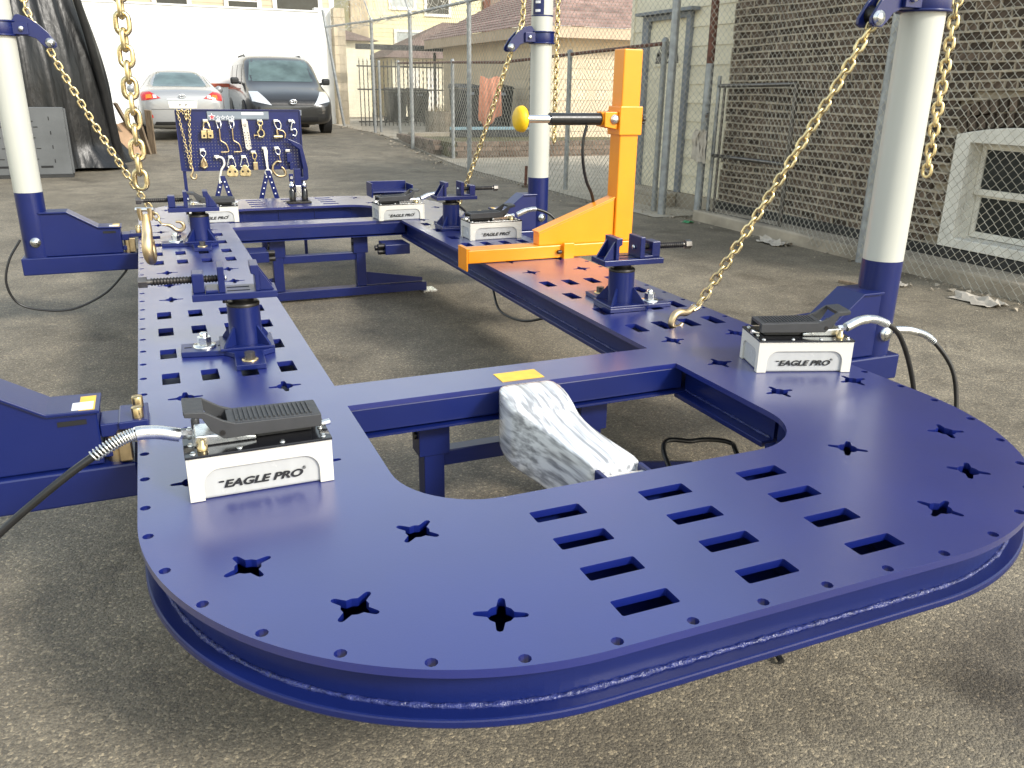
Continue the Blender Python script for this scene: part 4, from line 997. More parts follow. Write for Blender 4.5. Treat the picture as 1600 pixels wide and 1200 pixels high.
# ================================================================ white boundary wall
random.seed(11)
WW = thing('boundary_wall', 'tall white rendered wall behind the parked cars', 'wall', (0, 25.5, .2))
MB().box(-16, 4.87, 0, .3, -.3, 3.09).build('wall_face', 'white_wall', WW)
MB().box(4.8705, 5.32, .55, .85, -.3, 3.25).build('wall_return', 'white_wall', WW)
MB().box(-16.02, 4.90, -.03, .33, 3.0905, 3.13).build('coping', 'white_wall', WW)
LW = thing('low_wall', 'low white wall with red coping between the two cars', 'wall', (2.2, 25.1, .2))
MB().box(-1.2, .9, 0, .2, -.3, 1.08).build('wall_face', 'white_wall', LW); MB().box(-1.2, .9, -.02, .22, 1.0805, 1.17).build('coping', 'red_band', LW)

def boards(root, x0, x1, y, z0, z1, step, m, axis='x', name='siding_board', th=.014, skip=None, out=-1):
    """lapped clapboards on a face; axis x: face in plane y=const facing -y; axis y: face in plane x=const facing -x"""
    n = int((z1-z0)/step); q = (z1-z0)/n; cache = {}
    for i in range(n):
        za = z0+i*q
        spans = [(x0, x1)]
        if skip:
            for (a, b, c, d) in skip:
                if c < za+q*.8 and d > za+q*.2:
                    ns = []
                    for (s, e) in spans:
                        if a > s: ns.append((s, min(a, e)))
                        if b < e: ns.append((max(b, s), e))
                    spans = [(s, e) for s, e in ns if e-s > .02]
        for (s, e) in spans:
            key = round(e-s, 4)
            if key not in cache:
                L = e-s; g = .0
                if axis == 'x': pts = lambda u: [(u, -th, .004), (u, 0, .004), (u, 0, q), (u, -.003, q)]
                else: pts = lambda u: [(-th, u, .004), (0, u, .004), (0, u, q), (-.003, u, q)]
                A, B = pts(0), pts(L)
                cache[key] = MB().add(A+B, [(0,1,2,3),(7,6,5,4),(0,4,5,1),(1,5,6,2),(2,6,7,3),(3,7,4,0)]).mesh(name); cache[key].materials.append(MATS[m])
            o = bpy.data.objects.new(name, cache[key]); COL.objects.link(o); o.parent = root
            o.location = (s, y, za) if axis == 'x' else (y, s, za)
def win(root, a0, a1, c0, c1, plane, axis='x', frame='trim_white', glass='glass_dark', fw=.08, mull=1, d=.03):
    def bx(p0, p1, q0, q1, t0, t1): 
        return MB().box(p0, p1, plane-t1, plane-t0, q0, q1) if axis == 'x' else MB().box(plane-t1, plane-t0, p0, p1, q0, q1)
    f = bx(a0, a1, c0, c1, d-.012, d-.002).build('window', glass, root)
    bx(a0-fw, a0, c0-fw, c1+fw, .0, d+.03).build('frame', frame, f); bx(a1, a1+fw, c0-fw, c1+fw, .0, d+.03).build('frame', frame, f)
    bx(a0, a1, c1, c1+fw, .0, d+.03).build('frame', frame, f); bx(a0, a1, c0-fw, c0, .0, d+.04).build('sill', frame, f)
    if mull: bx(a0, a1, (c0+c1)/2-.025, (c0+c1)/2+.025, d-.001, d+.02).build('sash_bar', frame, f)
    return f
# ---------------------------------------------------------------- far houses
H = thing('beige_house', 'beige clapboard house rising above the white wall', 'house', (0, 34, 0))
MB().box(-9, 6.9, .002, 6, -.5, 8.5).build('wall', 'beige_siding', H); boards(H, -9, 6.9, 0, 3.6, 7.0, .16, 'beige_siding')
MB().box(6.9, 7.1, -.03, .2, -.5, 8.5).build('corner_board', 'trim_white', H)
for a in (-6.5, -3.2, .9, 3.3): win(H, a, a+1.0, 3.2, 5.2, 0, fw=.15)
win(H, 5.0, 6.5, 3.0, 4.9, 0, fw=.15)
H = thing('yellow_house', 'pale yellow clapboard house beyond the iron gate', 'house', (0, 38, 0))
MB().box(9.0, 14.9, .002, 7, -.5, 10).build('wall', 'yellow_siding', H); boards(H, 9.3, 14.6, 0, 1.0, 8.0, .17, 'yellow_siding')
MB().box(8.55, 9.28, -.4, .0, -.5, 10).build('corner_pier', 'tan_pillar', H); MB().box(14.62, 14.95, -.15, 0, -.5, 10).build('corner_pipe', 'rust', H)
win(H, 10.4, 11.4, 4.6, 6.4, 0, fw=.12, glass='curtain'); win(H, 12.0, 13.0, 4.4, 6.2, 0, fw=.12, glass='glass_dark'); win(H, 10.6, 11.7, 2.2, 3.6, 0, fw=.12, glass='curtain'); win(H, 12.2, 13.3, 2.2, 3.6, 0, fw=.12, glass='curtain')
H = thing('brown_house', 'brown sided house with narrow white windows behind the fence', 'house', (0, 41, 0))
MB().box(16.1, 18.6, .002, 7, -.5, 10).build('wall', 'brown_siding', H); boards(H, 16.1, 18.6, 0, 3.0, 8.0, .18, 'brown_siding')
win(H, 17.2, 17.55, 4.3, 6.2, 0, fw=.12)
H = thing('blue_house', 'pale blue clapboard house above the tiled garage roof', 'house', (0, 43, 0))
MB().box(19.4, 25, .002, 7, -.5, 8.5).build('wall', 'blue_siding', H); boards(H, 19.4, 25, 0, 2.8, 7.5, .19, 'blue_siding')
win(H, 21.6, 22.4, 4.1, 5.1, 0, fw=.3)
H = thing('small_shed', 'small cream shed with brown hipped roof behind the iron gate', 'shed', (0, 31.5, 0))
MB().box(8.6, 12.2, 0, 3, 0, 2.35).build('wall', 'cream_siding', H)
MB().add([(8.2, -.4, 2.35), (12.6, -.4, 2.35), (12.6, 3.4, 2.35), (8.2, 3.4, 2.35), (11.0, 1.4, 3.7), (11.8, 1.4, 3.7)], [(0,1,5,4),(1,2,5),(2,3,4,5),(3,0,4),(3,2,1,0)]).build('roof', 'roof_brown', H)
for a in (9.2, 9.9, 10.6, 11.3): MB().box(a, a+.42, -.03, -.002, .5, 2.0).build('door_panel', 'trim_white', H)
H = thing('corner_shed', 'low cream roof corner beyond the tan gate pillar', 'shed', (0, 32, 0))
MB().box(6.8, 7.9, 0, 2, 0, 2.9).build('wall', 'cream_siding', H)
MB().add([(6.5, -.3, 2.9), (8.2, -.3, 2.9), (8.2, 2.3, 2.9), (6.5, 2.3, 2.9), (6.6, 1, 3.4), (6.9, 1, 3.4)], [(0,1,5,4),(1,2,5),(2,3,4,5),(3,0,4),(3,2,1,0)]).build('roof', 'roof_brown', H)
T = thing('gate_pillar', 'tan masonry pillar at the end of the white wall', 'pillar', (5.50, 25.9, .2))
for i in range(13):
    MB().box(-.165, .165, -.165, .165, i*.25, i*.25+.243).build('stone', 'tan_pillar', T, .006)
MB().box(-.15, .15, -.15, .15, -.2, 3.24).build('core', 'mortar', T)

# ---------------------------------------------------------------- tan garage with pink roof
G = thing('tan_garage', 'tan clapboard garage with pinkish shingle roof behind the fence', 'garage', (8.0, 17.1, 0))
MB().box(.016, 6, .016, 6.8, -.2, 2.5).build('wall', 'tan_siding', G)
boards(G, 0.05, 6, 0.015, .25, 2.42, .205, 'tan_siding'); boards(G, 0.05, 6.8, 0.015, .25, 2.42, .205, 'tan_siding', axis='y', skip=[(.25, .78, .2, 2.15)])
MB().box(-.006, .055, -.006, .055, -.2, 2.42).build('corner_board', 'tan_siding', G)
MB().box(-.004, .012, .27, .76, .25, 2.10).build('side_door', 'iron_black', G)
for (x0, x1, y0, y1) in ((-.40, 6.4, -.42, -.39), (-.42, -.39, -.42, 7.2)): MB().box(x0, x1, y0, y1, 2.36, 2.58).build('fascia', 'trim_tan', G)
MB().box(-.38, 6.4, -.38, 7.2, 2.40, 2.44).build('soffit', 'trim_tan', G)
# roof: shingle courses on the two visible slopes
rz0, run, rise = 2.585, 3.6, 1.75; nco = 20; 
for k in range(nco):
    t0, t1 = k/nco, (k+1)/nco
    def RP(t, dz): return -.44+t*run, -.44+t*run, rz0+t*rise+dz
    xa, ya, za = RP(t0, .02); xb, yb, zb = RP(t1, .004)
    MB().add([(xa, ya, za), (6.4, ya, za), (6.4, yb, zb), (xb, yb, zb), (xa, ya, za-.02), (6.4, ya, za-.02)], [(0,1,2,3),(4,5,1,0)]).build('shingle_course', 'roof_pink', G)
    MB().add([(xa, ya, za), (xb, yb, zb), (xb, 7.2, zb), (xa, 7.2, za), (xa, ya, za-.02), (xa, 7.2, za-.02)], [(0,1,2,3),(0,3,5,4)]).build('shingle_course', 'roof_pink', G)
MB().box(2.2, 4.2, 1.2, 1.28, 3.5, 3.66).build('ridge_vent', 'roof_brown', G)
MB().box(3.05, 3.45, -.012, .002, .85, 1.75).build('window', 'glass_dark', G); MB().box(2.98, 3.045, -.03, .0, .78, 1.82).build('window_frame', 'trim_white', G)

# ---------------------------------------------------------------- yard behind the fence
mb = MB(); xs = [5.15+i*.5 for i in range(22)]; ys = [8+i*.6 for i in range(38)]
mb.add([(x, y, gz(x, y)+.006) for y in ys for x in xs], [(j*22+i, j*22+i+1, (j+1)*22+i+1, (j+1)*22+i) for j in range(37) for i in range(21)], True)
struct(mb.build('yard_paving', 'paving'))
T = thing('planter_wall', 'low brown block retaining wall in the fenced yard', 'retaining wall', (5.35, 15.6, 0))
cache = MB().box(0, .285, 0, .16, 0, .083).mesh('block'); cache.materials.append(MATS['retaining'])
def blk(x, y, z, rz=0):
    o = bpy.data.objects.new('block', cache); COL.objects.link(o); o.parent = T; o.location = (x, y, z); o.rotation_euler = (0, 0, rz)
for j in range(4):
    for i in range(14): blk(i*.293+(.14 if j % 2 else 0), random.uniform(-.008, .008), .01+j*.09)
    for i in range(9): blk(.0+random.uniform(-.008, .008), .46+i*.293+(.14 if j % 2 else 0), .01+j*.09, -PI/2+PI)
MB().box(.02, 4.2, .03, 3.2, 0, .35).build('soil', 'leaf', T)
T = thing('concrete_steps', 'two worn concrete steps inside the yard fence', 'steps', (5.05, 17.4, .08))
MB().box(.25, 1.25, 0, .4, -.05, .17).build('step', 'footing', T, .01); MB().box(.25, 1.4, .41, .9, -.05, .34).build('step', 'footing', T, .01)
T = thing('barrel_planter', 'weathered wooden barrel planter with dry plants in the yard', 'planter', (6.05, 18.45, .33))
for i in range(14):
    a = 2*PI*i/14; MB().prism([(-.058, 0), (.058, 0), (.066, .52), (-.066, .52)], -.015, .015, 'y').build('stave', 'wood_grey', T, loc=(.27*math.sin(a), -.27*math.cos(a), 0), rot=(0, 0, a))
MB().cyl((0, 0, .05), (0, 0, .44), .25, n=20).build('soil', 'leaf', T)
tw_ = MB()
for i in range(160):
    a = random.uniform(0, 2*PI); r_ = random.uniform(0, .25); h_ = random.uniform(.1, .28); p = Vector((r_*math.cos(a), r_*math.sin(a), .43)); q = p+Vector((random.uniform(-.12, .12), random.uniform(-.12, .12), h_)); d = Vector((random.uniform(-.02, .02), random.uniform(-.02, .02), 0))
    tw_.add([p, p+d, q], [(0, 1, 2)])
stuff(tw_.build('dry_plants', 'dry_grass', T))
def bin_(x, y, z, rz, label, sc=1.0):
    T = thing('wheelie_bin', label, 'bin', (x, y, z), rz, 'black wheelie bins')
    b = MB(); b.add([(-.24, -.26, .08), (.24, -.26, .08), (.24, .26, .08), (-.24, .26, .08), (-.29, -.33, .95), (.29, -.33, .95), (.29, .33, .95), (-.29, .33, .95)], [(3,2,1,0),(4,5,6,7),(0,1,5,4),(1,2,6,5),(2,3,7,6),(3,0,4,7)]); b.build('tub', 'bin_black', T, .02)
    b = MB(); b.add([(-.31, -.36, .955), (.31, -.36, .955), (.31, .35, .955), (-.31, .35, .955), (-.28, -.32, 1.01), (.28, -.32, 1.01), (.28, .34, 1.06), (-.28, .34, 1.06)], [(3,2,1,0),(4,5,6,7),(0,1,5,4),(1,2,6,5),(2,3,7,6),(3,0,4,7)]); b.build('lid', 'bin_black', T, .015)
    for s in (-1, 1): MB().cyl((s*.25, .24, .10), (s*.30, .24, .10), .10, n=14).build('wheel', 'tyre', T)
    MB().box(-.09, .09, -.335, -.325, .82, .88).build('tag_plate', 'trim_grey', T)
bin_(7.25, 26.3, .27, 0, 'black wheelie bin behind the iron gate beside the tan pillar'); bin_(7.95, 26.3, .27, 0, 'black wheelie bin behind the iron gate nearer the shed doors')
bin_(6.75, 18.6, .38, 0, 'black wheelie bin against the tan garage beside the barrel planter'); bin_(7.42, 18.4, .38, 0, 'black wheelie bin against the tan garage beside its dark door')
T = thing('blue_rail', 'pale blue bar lying along the planter in front of bins', 'bar', (6.0, 17.2, .38)); MB().box(-.1, 1.75, 0, .06, .13, .19).build('bar', 'blue_bar', T); MB().box(-.1, 1.75, .01, .05, -.02, .1295).build('skirt', 'bin_black', T)
# iron gate with spears under a dark beam
T = thing('iron_gate', 'black iron picket gate under a dark overhead beam', 'gate', (5.7, 24.6, .25))
MB().box(0, 3.3, 0, .12, 2.08, 2.22).build('top_beam', 'iron_black', T); MB().box(3.14, 3.3, .0, .12, 0, 2.0795).build('post', 'iron_black', T)
for z in (.12, 1.0, 1.62): MB().box(0, 3.13, .04, .08, z, z+.04).build('rail', 'iron_black', T)
pk = MB(); pk.box(-.011, .011, -.011, .011, 0, 1.72); pk.cyl((0, 0, 1.72), (0, 0, 1.84), .02, .001, n=6, caps=False); pkm = pk.mesh('picket'); pkm.materials.append(MATS['iron_black'])
for i in range(27):
    o = bpy.data.objects.new('picket', pkm); COL.objects.link(o); o.parent = T; o.location = (.06+i*.117, .025, .02)
for a in (2.3, 2.62, 2.85): MB().box(a, a+.07, .13, .20, 0, 2.05).build('gate_bar', 'iron_black', T)

# ================================================================ brick building
BX = 5.80; B = thing('brick_building', 'old dark brick building with thick light mortar behind the fence', 'building', (BX, 5.5, 0))
BYA, BYB, BZ0, BZ1 = 3.30, 7.74, .20, 4.40
WY0, WY1, WZ0, WZ1 = 3.60, 4.80, .205, 1.06           # window outside frame
MB().box(.045, 4.5, BYA-5.5, WY0-5.5, -.1, BZ1).build('wall_core', 'mortar', B); MB().box(.045, 4.5, WY1-5.5, BYB-5.5, -.1, BZ1).build('wall_core', 'mortar', B)
MB().box(.045, 4.5, WY0-5.5, WY1-5.5, WZ1+.16, BZ1).build('wall_core', 'mortar', B); MB().box(.30, 4.5, WY0-5.5, WY1-5.5, -.1, WZ1+.16).build('wall_core', 'mortar', B)
CH, BLn, JN = .0695, .208, .017
def archz(y): c = (WY0+WY1)/2; return WZ1+.07*(1-((y-c)/((WY1-WY0)/2))**2) if WY0 < y < WY1 else -1
bricks = []; nrow = int((BZ1-BZ0)/CH)
wob = lambda y, j: .007*math.sin(y*1.9+j*.4)+.004*math.sin(y*5+j)
for j in range(nrow):
    z = BZ0+j*CH; header = (j % 6 == 5); bl = BLn/2 if header else BLn
    y = BYA+(bl/2 if j % 2 else 0)-bl
    while y < BYB:
        a = max(BYA, y+JN/2); c = min(BYB, y+bl-JN/2); mid = (a+c)/2
        if c-a > .03 and not (WY0-.02 < mid < WY1+.02 and z < archz(min(max(mid, WY0+.01), WY1-.01))+.235) and not (WY0-.01 < c and a < WY1+.01 and z < WZ1): bricks.append((mid, z+CH/2+wob(mid, j), c-a))
        y += bl
camp = Vector((0, 0, 1.345))
vis = [b for b in bricks if b[0] > 3.95 and b[1] < 2.3]
vis.sort(key=lambda b: (Vector((BX, b[0], b[1]))-camp).length); near = set(vis[:300])
bm_cache = {}
def brick_mesh(L, hgt=CH-JN, var=0):
    key = (round(L, 3), var)
    if key not in bm_cache:
        b = MB(); h = hgt/2; r = random.Random(var*7+int(L*1000)); f = lambda: r.uniform(-.004, .004)
        b.add([(.004+f(), -L/2+f(), -h+f()), (.004+f(), L/2+f(), -h+f()), (.004+f(), L/2+f(), h+f()), (.004+f(), -L/2+f(), h+f()), (.06, -L/2, -h), (.06, L/2, -h), (.06, L/2, h), (.06, -L/2, h)], [(0,1,2,3),(0,4,5,1),(1,5,6,2),(2,6,7,3),(3,7,4,0)])
        m_ = b.mesh('brick'); m_.materials.append(MATS['brick_dark']); bm_cache[key] = m_
    return bm_cache[key]
rest = MB()
for (y, z, L) in bricks:
    dx = random.uniform(-.002, .010)
    if (y, z, L) in near:
        o = bpy.data.objects.new('brick', brick_mesh(L, var=random.randrange(6))); COL.objects.link(o); o.parent = B; o.location = (dx, y-5.5, z)
    else:
        m_ = brick_mesh(L, var=random.randrange(6)); rest.add([(v.co.x+dx, v.co.y+y-5.5, v.co.z+z) for v in m_.vertices], [tuple(p.vertices) for p in m_.polygons])
stuff(rest.build('bricks_beyond', 'brick_dark', B))
# squeezed mortar joints standing proud of the bricks
mj = MB()
def strip(p, half, x0):
    vs = []
    for (y, z) in p:
        hh = half*random.uniform(.7, 1.45); xx = x0+random.uniform(-.004, .004)
        vs += [(.02, y-5.5, z-hh), (xx, y-5.5, z-hh*.6), (xx, y-5.5, z+hh*.6), (.02, y-5.5, z+hh)]
    n = len(p); mj.add(vs, [(4*i+k, 4*i+4+k, 4*i+5+k, 4*i+1+k) for i in range(n-1) for k in range(3)])
for j in range(nrow+1):
    z = BZ0+j*CH; seg = []; y = BYA
    while y <= BYB:
        zz = z+wob(y, j)
        ok = not (WY0 <= y <= WY1 and z < archz(y)+.21) and not (WY0-.02 < y < WY1+.02 and z < WZ1)
        if ok: seg.append((y, zz))
        else:
            if len(seg) > 1: strip(seg, .0105, -.006)
            seg = []
        y += .045
    if len(seg) > 1: strip(seg, .0105, -.006)
for (y, z, L) in bricks:
    yy = y+L/2+JN/2-5.5; h = CH/2-.004; w_ = .008*random.uniform(.6, 1.3); x0 = -.002+random.uniform(-.004, .004)
    mj.add([(.02, yy-w_, z-h), (x0, yy-w_*.6, z-h), (x0, yy+w_*.6, z-h), (.02, yy+w_, z-h), (.02, yy-w_, z+h), (x0, yy-w_*.6, z+h), (x0, yy+w_*.6, z+h), (.02, yy+w_, z+h)], [(0,1,5,4),(1,2,6,5),(2,3,7,6)])
stuff(mj.build('mortar_joints', 'mortar', B))
# segmental arch of upright bricks over the window
c = (WY0+WY1)/2; n_ = 15
for ring in range(2):
    for i in range(n_+1):
        y = WY0+.02+(WY1-WY0-.04)*i/n_; t = (y-c)/((WY1-WY0)/2); z = archz(min(max(y, WY0+.001), WY1-.001))+.058+ring*.108
        b = MB().box(.0, .06, -.026, .026, -.047, .047).build('arch_brick', 'brick_dark', B, loc=(random.uniform(-.004, .006), y-5.5, z), rot=(t*-.42*1, 0, 0))
MB().box(-.030, .044, BYA-5.5, BYB-5.5, .115, .199).build('tar_band', 'iron_black', B)
MB().box(-.33, .044, BYA-5.5, BYB-5.5, -.05, .1145).build('footing', 'footing', B, .02)
# window: white arched frame, sash and panes set back
lpO = [(WY0, WZ0), (WY1, WZ0), (WY1, WZ1)]+[(WY1-(WY1-WY0)*i/10, archz(min(max(WY1-(WY1-WY0)*i/10, WY0+.001), WY1-.001))) for i in range(1, 10)]+[(WY0, WZ1)]
lpI = [(WY0+.13, WZ0+.075), (WY1-.13, WZ0+.075), (WY1-.13, WZ1-.055), (WY0+.13, WZ1-.055)]
m_ = curve_plate('window_surround', [lpO, lpI], 0, .07); m_.transform(Matrix(((0,0,1,-.022),(1,0,0,-5.5),(0,1,0,0),(0,0,0,1))))
wf = link('window', m_, 'trim_white', B, .006)
for (y0, y1, z0, z1, x0, x1) in ((WY1-.13, WY1-.115, WZ0+.06, WZ1-.04, .0485, .20), (WY0+.115, WY0+.13, WZ0+.06, WZ1-.04, .0485, .20), (WY0+.13, WY1-.13, WZ0+.06, WZ0+.074, .0485, .20), (WY0+.13, WY1-.13, WZ1-.054, WZ1-.04, .0485, .20)):
    MB().box(x0, x1, y0-5.5, y1-5.5, z0, z1).build('reveal', 'trim_white', wf)
def sash(z0, z1, x):
    y0, y1 = WY0+.135, WY1-.135
    for (a0, a1, c0, c1) in ((y0, y0+.04, z0, z1), (y1-.04, y1, z0, z1), (y0+.041, y1-.041, z0, z0+.045), (y0+.041, y1-.041, z1-.04, z1)): MB().box(x, x+.03, a0-5.5, a1-5.5, c0, c1).build('sash_bar', 'trim_white', wf)
    MB().box(x+.012, x+.016, y0+.041-5.5, y1-.041-5.5, z0+.046, z1-.041).build('pane', 'glass_dark', wf)
sash(.285, .635, .155); sash(.615, .995, .120)

# ================================================================ cream building with door
C = thing('cream_building', 'cream clapboard building with panelled door beside the brick wall', 'building', (5.95, 9.0, 0))
MB().box(.016, 4.3, -1.255, 1.05, -.1, 4.15).build('wall', 'cream_siding', C)
DY0, DY1 = 8.80-9, 9.62-9
boards(C, -1.25, 1.05, .015, .18, 4.1, .20, 'cream_siding', axis='y', skip=[(DY0-.09, DY1+.09, 0, 2.16)])
MB().box(-.01, .02, 1.02, 1.09, -.1, 4.1).build('corner_board', 'cream_siding', C)
MB().box(-.05, .015, -1.25, 1.05, -.05, .175).build('plinth', 'footing', C)
d = MB().box(.0, .013, DY0, DY1, .18, 2.06).build('door', 'cream_siding', C)
for (a0, a1, c0, c1) in ((DY0-.09, DY0-.002, .177, 2.15), (DY1+.002, DY1+.14, .177, 2.15), (DY0-.09, DY1+.14, 2.152, 2.21)): MB().box(-.04, .014, a0, a1, c0, c1).build('door_frame', 'trim_grey', C)
for (a0, a1, c0, c1) in ((DY0+.10, DY0+.36, .35, .85), (DY0+.46, DY1-.10, .35, .85), (DY0+.10, DY0+.36, 1.0, 1.5), (DY0+.46, DY1-.10, 1.0, 1.5)): MB().box(-.006, .0005, a0, a1, c0, c1).build('door_panel', 'cream_siding', d, .003)
fan = [((DY0+DY1)/2+.25*math.cos(R(a)), 1.66+.25*math.sin(R(a))) for a in range(0, 181, 15)]
MB().prism(fan, -.008, -.003, 'x').build('fanlight', 'glass_dark', d)
for a in (45, 90, 135): MB().box(-.012, -.0082, -.007, .007, 0, .24).build('fan_bar', 'cream_siding', d, loc=(0, (DY0+DY1)/2, 1.66), rot=(R(a-90), 0, 0))
MB().box(-.014, -.0005, (DY0+DY1)/2-.28, (DY0+DY1)/2+.28, 1.625, 1.655).build('fan_sill', 'cream_siding', d)
MB().box(-.12, .0, DY0-.2, DY1+.2, 2.215, 2.25).build('drip_cap', 'trim_grey', C)
T = thing('door_step', 'concrete door step below the cream door', 'step', (5.62, 9.2, 0)); MB().box(0, .27, -.5, .55, -.05, .12).build('tread', 'footing', T, .01); MB().box(.02, .27, -.5, .55, .1205, .17).build('tread', 'footing', T, .01)

# ================================================================ chain-link fences
def mesh_wires(pts, w, z_of, r, name, parent, mt='wire'):
    V = []; F = []
    def seg(a, b):
        d = (b-a); L = np.linalg.norm(d); d = d/L
        u = np.cross(d, [0.3, 0.9, 0.2]); u /= np.linalg.norm(u); v = np.cross(d, u); o = len(V)
        for p in (a, b):
            for k in range(3):
                t = 2*PI*k/3; V.append(p+(u*math.cos(t)+v*math.sin(t))*r)
        for k in range(3): F.append((o+k, o+(k+1) % 3, o+3+(k+1) % 3, o+3+k))
    for (A, Bq) in zip(pts[:-1], pts[1:]):
        A_, B_ = np.array(A[:2]), np.array(Bq[:2]); L = np.linalg.norm(B_-A_); n = max(1, int(round(L/w))); dirv = (B_-A_)/L; nrm = np.array([-dirv[1], dirv[0]])
        for i in range(n):
            s0, s1 = i*L/n, (i+1)*L/n; ph = i % 2
            zb = A[2]+(Bq[2]-A[2])*i/n; zt = A[3]+(Bq[3]-A[3])*i/n
            m = int((zt-zb)/w); prev = None
            for j in range(m+1):
                s = s0 if (j+ph) % 2 == 0 else s1
                bow = .012*math.sin(s*2.1+zb)+.01*math.sin(j*.21+s*3)
                xy = A_+dirv*s+nrm*(bow+(.004 if (j+ph) % 2 else -.004)); p = np.array([xy[0], xy[1], zb+j*(zt-zb)/m])
                if prev is not None: seg(prev, p)
                prev = p
    me = bpy.data.meshes.new(name); me.from_pydata([tuple(v) for v in V], [], F); me.materials.append(MATS[mt])
    o = bpy.data.objects.new(name, me); COL.objects.link(o); o.parent = parent; stuff(o)
FN = thing('chain_link_fence', 'tall galvanised chain link fence with razor wire along the yard', 'fence', (0, 0, 0))
fp = [(5.33, 3.3, .02, 2.65), (5.36, 4.2, .02, 2.65), (5.42, 5.24, .03, 2.65), (5.60, 6.9, .04, 2.65), (5.50, 7.72, .03, 2.65), (5.36, 8.2, .02, 2.65), (5.06, 9.8, .0, 2.65)]
mesh_wires(fp, .0375, None, .0021, 'wire_mesh', FN)
fp2 = [(5.06, 9.8, .0, 2.65), (4.92, 13.46, .0, 2.60), (5.05, 17.2, .08, 2.68), (5.18, 20.8, .25, 2.78), (5.22, 24.6, .27, 2.86)]
mesh_wires(fp2, .055, None, .0024, 'wire_mesh', FN)
def post(x, y, z0, z1, r=.038, m='galvanised', lean=(0, 0), parent=FN, name='post'):
    MB().cyl((x, y, z0-.02), (x+lean[0], y+lean[1], z1), r, n=14).build(name, m, parent)
    MB().lathe([(r+.006, z1), (r+.006, z1+.03), (r*.6, z1+.05), (0, z1+.055)], 12, (x+lean[0], y+lean[1], 0)).build('post_cap', m, parent)
post(5.42+.035, 5.24, 0, 2.9, .045); post(5.37, 8.2, 0, 2.95, .045); post(4.95, 13.46, 0, 2.66); post(5.08, 17.2, .06, 2.72); post(5.20, 20.8, .22, 2.82); post(5.26, 24.6, .25, 3.25, .04, lean=(-.42, .05))
MB().cyl((5.52, 7.72, -.02), (5.52, 7.72, 1.62), .042, n=14).build('gate_post', 'galvanised', FN); MB().cyl((5.52, 7.72, 1.621), (5.52, 7.72, 3.0), .040, n=14).build('gate_post', 'rust', FN)['label'] = 'rusty upper length of the gate post'
for a, b_ in (((4.95, 13.46, 2.64), (5.08, 17.2, 2.70)), ((5.08, 17.2, 2.70), (5.20, 20.8, 2.80)), ((5.20, 20.8, 2.80), (4.86, 24.6, 2.86)), ((5.37, 8.2, 2.68), (4.95, 13.46, 2.64))): MB().cyl(a, b_, .026, n=10).build('top_rail', 'galvanised', FN)
for i, (x, y, z) in enumerate(((4.95, 13.46, 2.66), (5.08, 17.2, 2.72), (5.20, 20.8, 2.82))): MB().cyl((x, y, z), (x-.12, y+.1, z+.42), .016, n=8).build('wire_arm', 'galvanised', FN)
hx = []
for i in range(34*14+1):
    t = i/14; y = 13.2+t*.335; k = (y-13.2)/11.4; xx = 4.98+.24*k; zz = 2.95+.16*k; r_ = .34+.03*math.sin(t*1.7)
    a = 2*PI*t; hx.append((xx+r_*math.cos(a)*.95, y+.03*math.sin(t*5), zz+r_*math.sin(a)))
rw = MB(); rw.tube(hx, .0045, n=4)
for p, q in zip(hx[::3], hx[1::3]):
    a = Vector(p); d = (Vector(q)-a).normalized(); u = d.orthogonal()*.022; rw.add([a-u, a+d*.02, a+u, a-d*.02], [(0, 1, 2, 3)])
stuff(rw.build('razor_wire', 'wire', FN))
# gate leaf in the tall fence
GT = thing('fence_gate', 'dark framed chain link gate leaf in front of brick wall', 'gate', (5.57, 7.62, 0))
def gtube(a, b_, r=.020, m='steel_dark', n='frame_tube'): MB().cyl(Vector(a)-Vector((5.57, 7.62, 0)), Vector(b_)-Vector((5.57, 7.62, 0)), r, n=10).build(n, m, GT)
gtube((5.57, 7.60, .08), (5.57, 7.60, 1.50), m='galvanised'); gtube((5.58, 6.44, .08), (5.58, 6.44, 1.43)); gtube((5.57, 7.60, 1.40), (5.58, 6.44, 1.42)); gtube((5.57, 7.60, .70), (5.58, 6.44, .70)); gtube((5.57, 7.60, .10), (5.58, 6.44, .10)); gtube((5.57, 7.50, .08), (5.57, 7.50, 1.40), .014)
gtube((5.56, 7.74, 1.12), (5.42, 7.56, 1.10), .018, n='latch_bar')
T = thing('plastic_rag', 'torn white plastic bag tied to the gate latch', 'bag', (5.43, 7.60, .80))
for q in range(5):
    b = MB(); vs = []; 
    for i in range(6):
        for j in range(4): vs.append((random.uniform(-.03, .01)-.01, -.10+q*.045+j*.028+random.uniform(-.02, .02), .16-i*.065+random.uniform(-.02, .02)))
    b.add(vs, [(i*4+j, i*4+j+1, i*4+j+5, i*4+j+4) for i in range(5) for j in range(3)], True); b.build('torn_strip', 'litter_white', T)
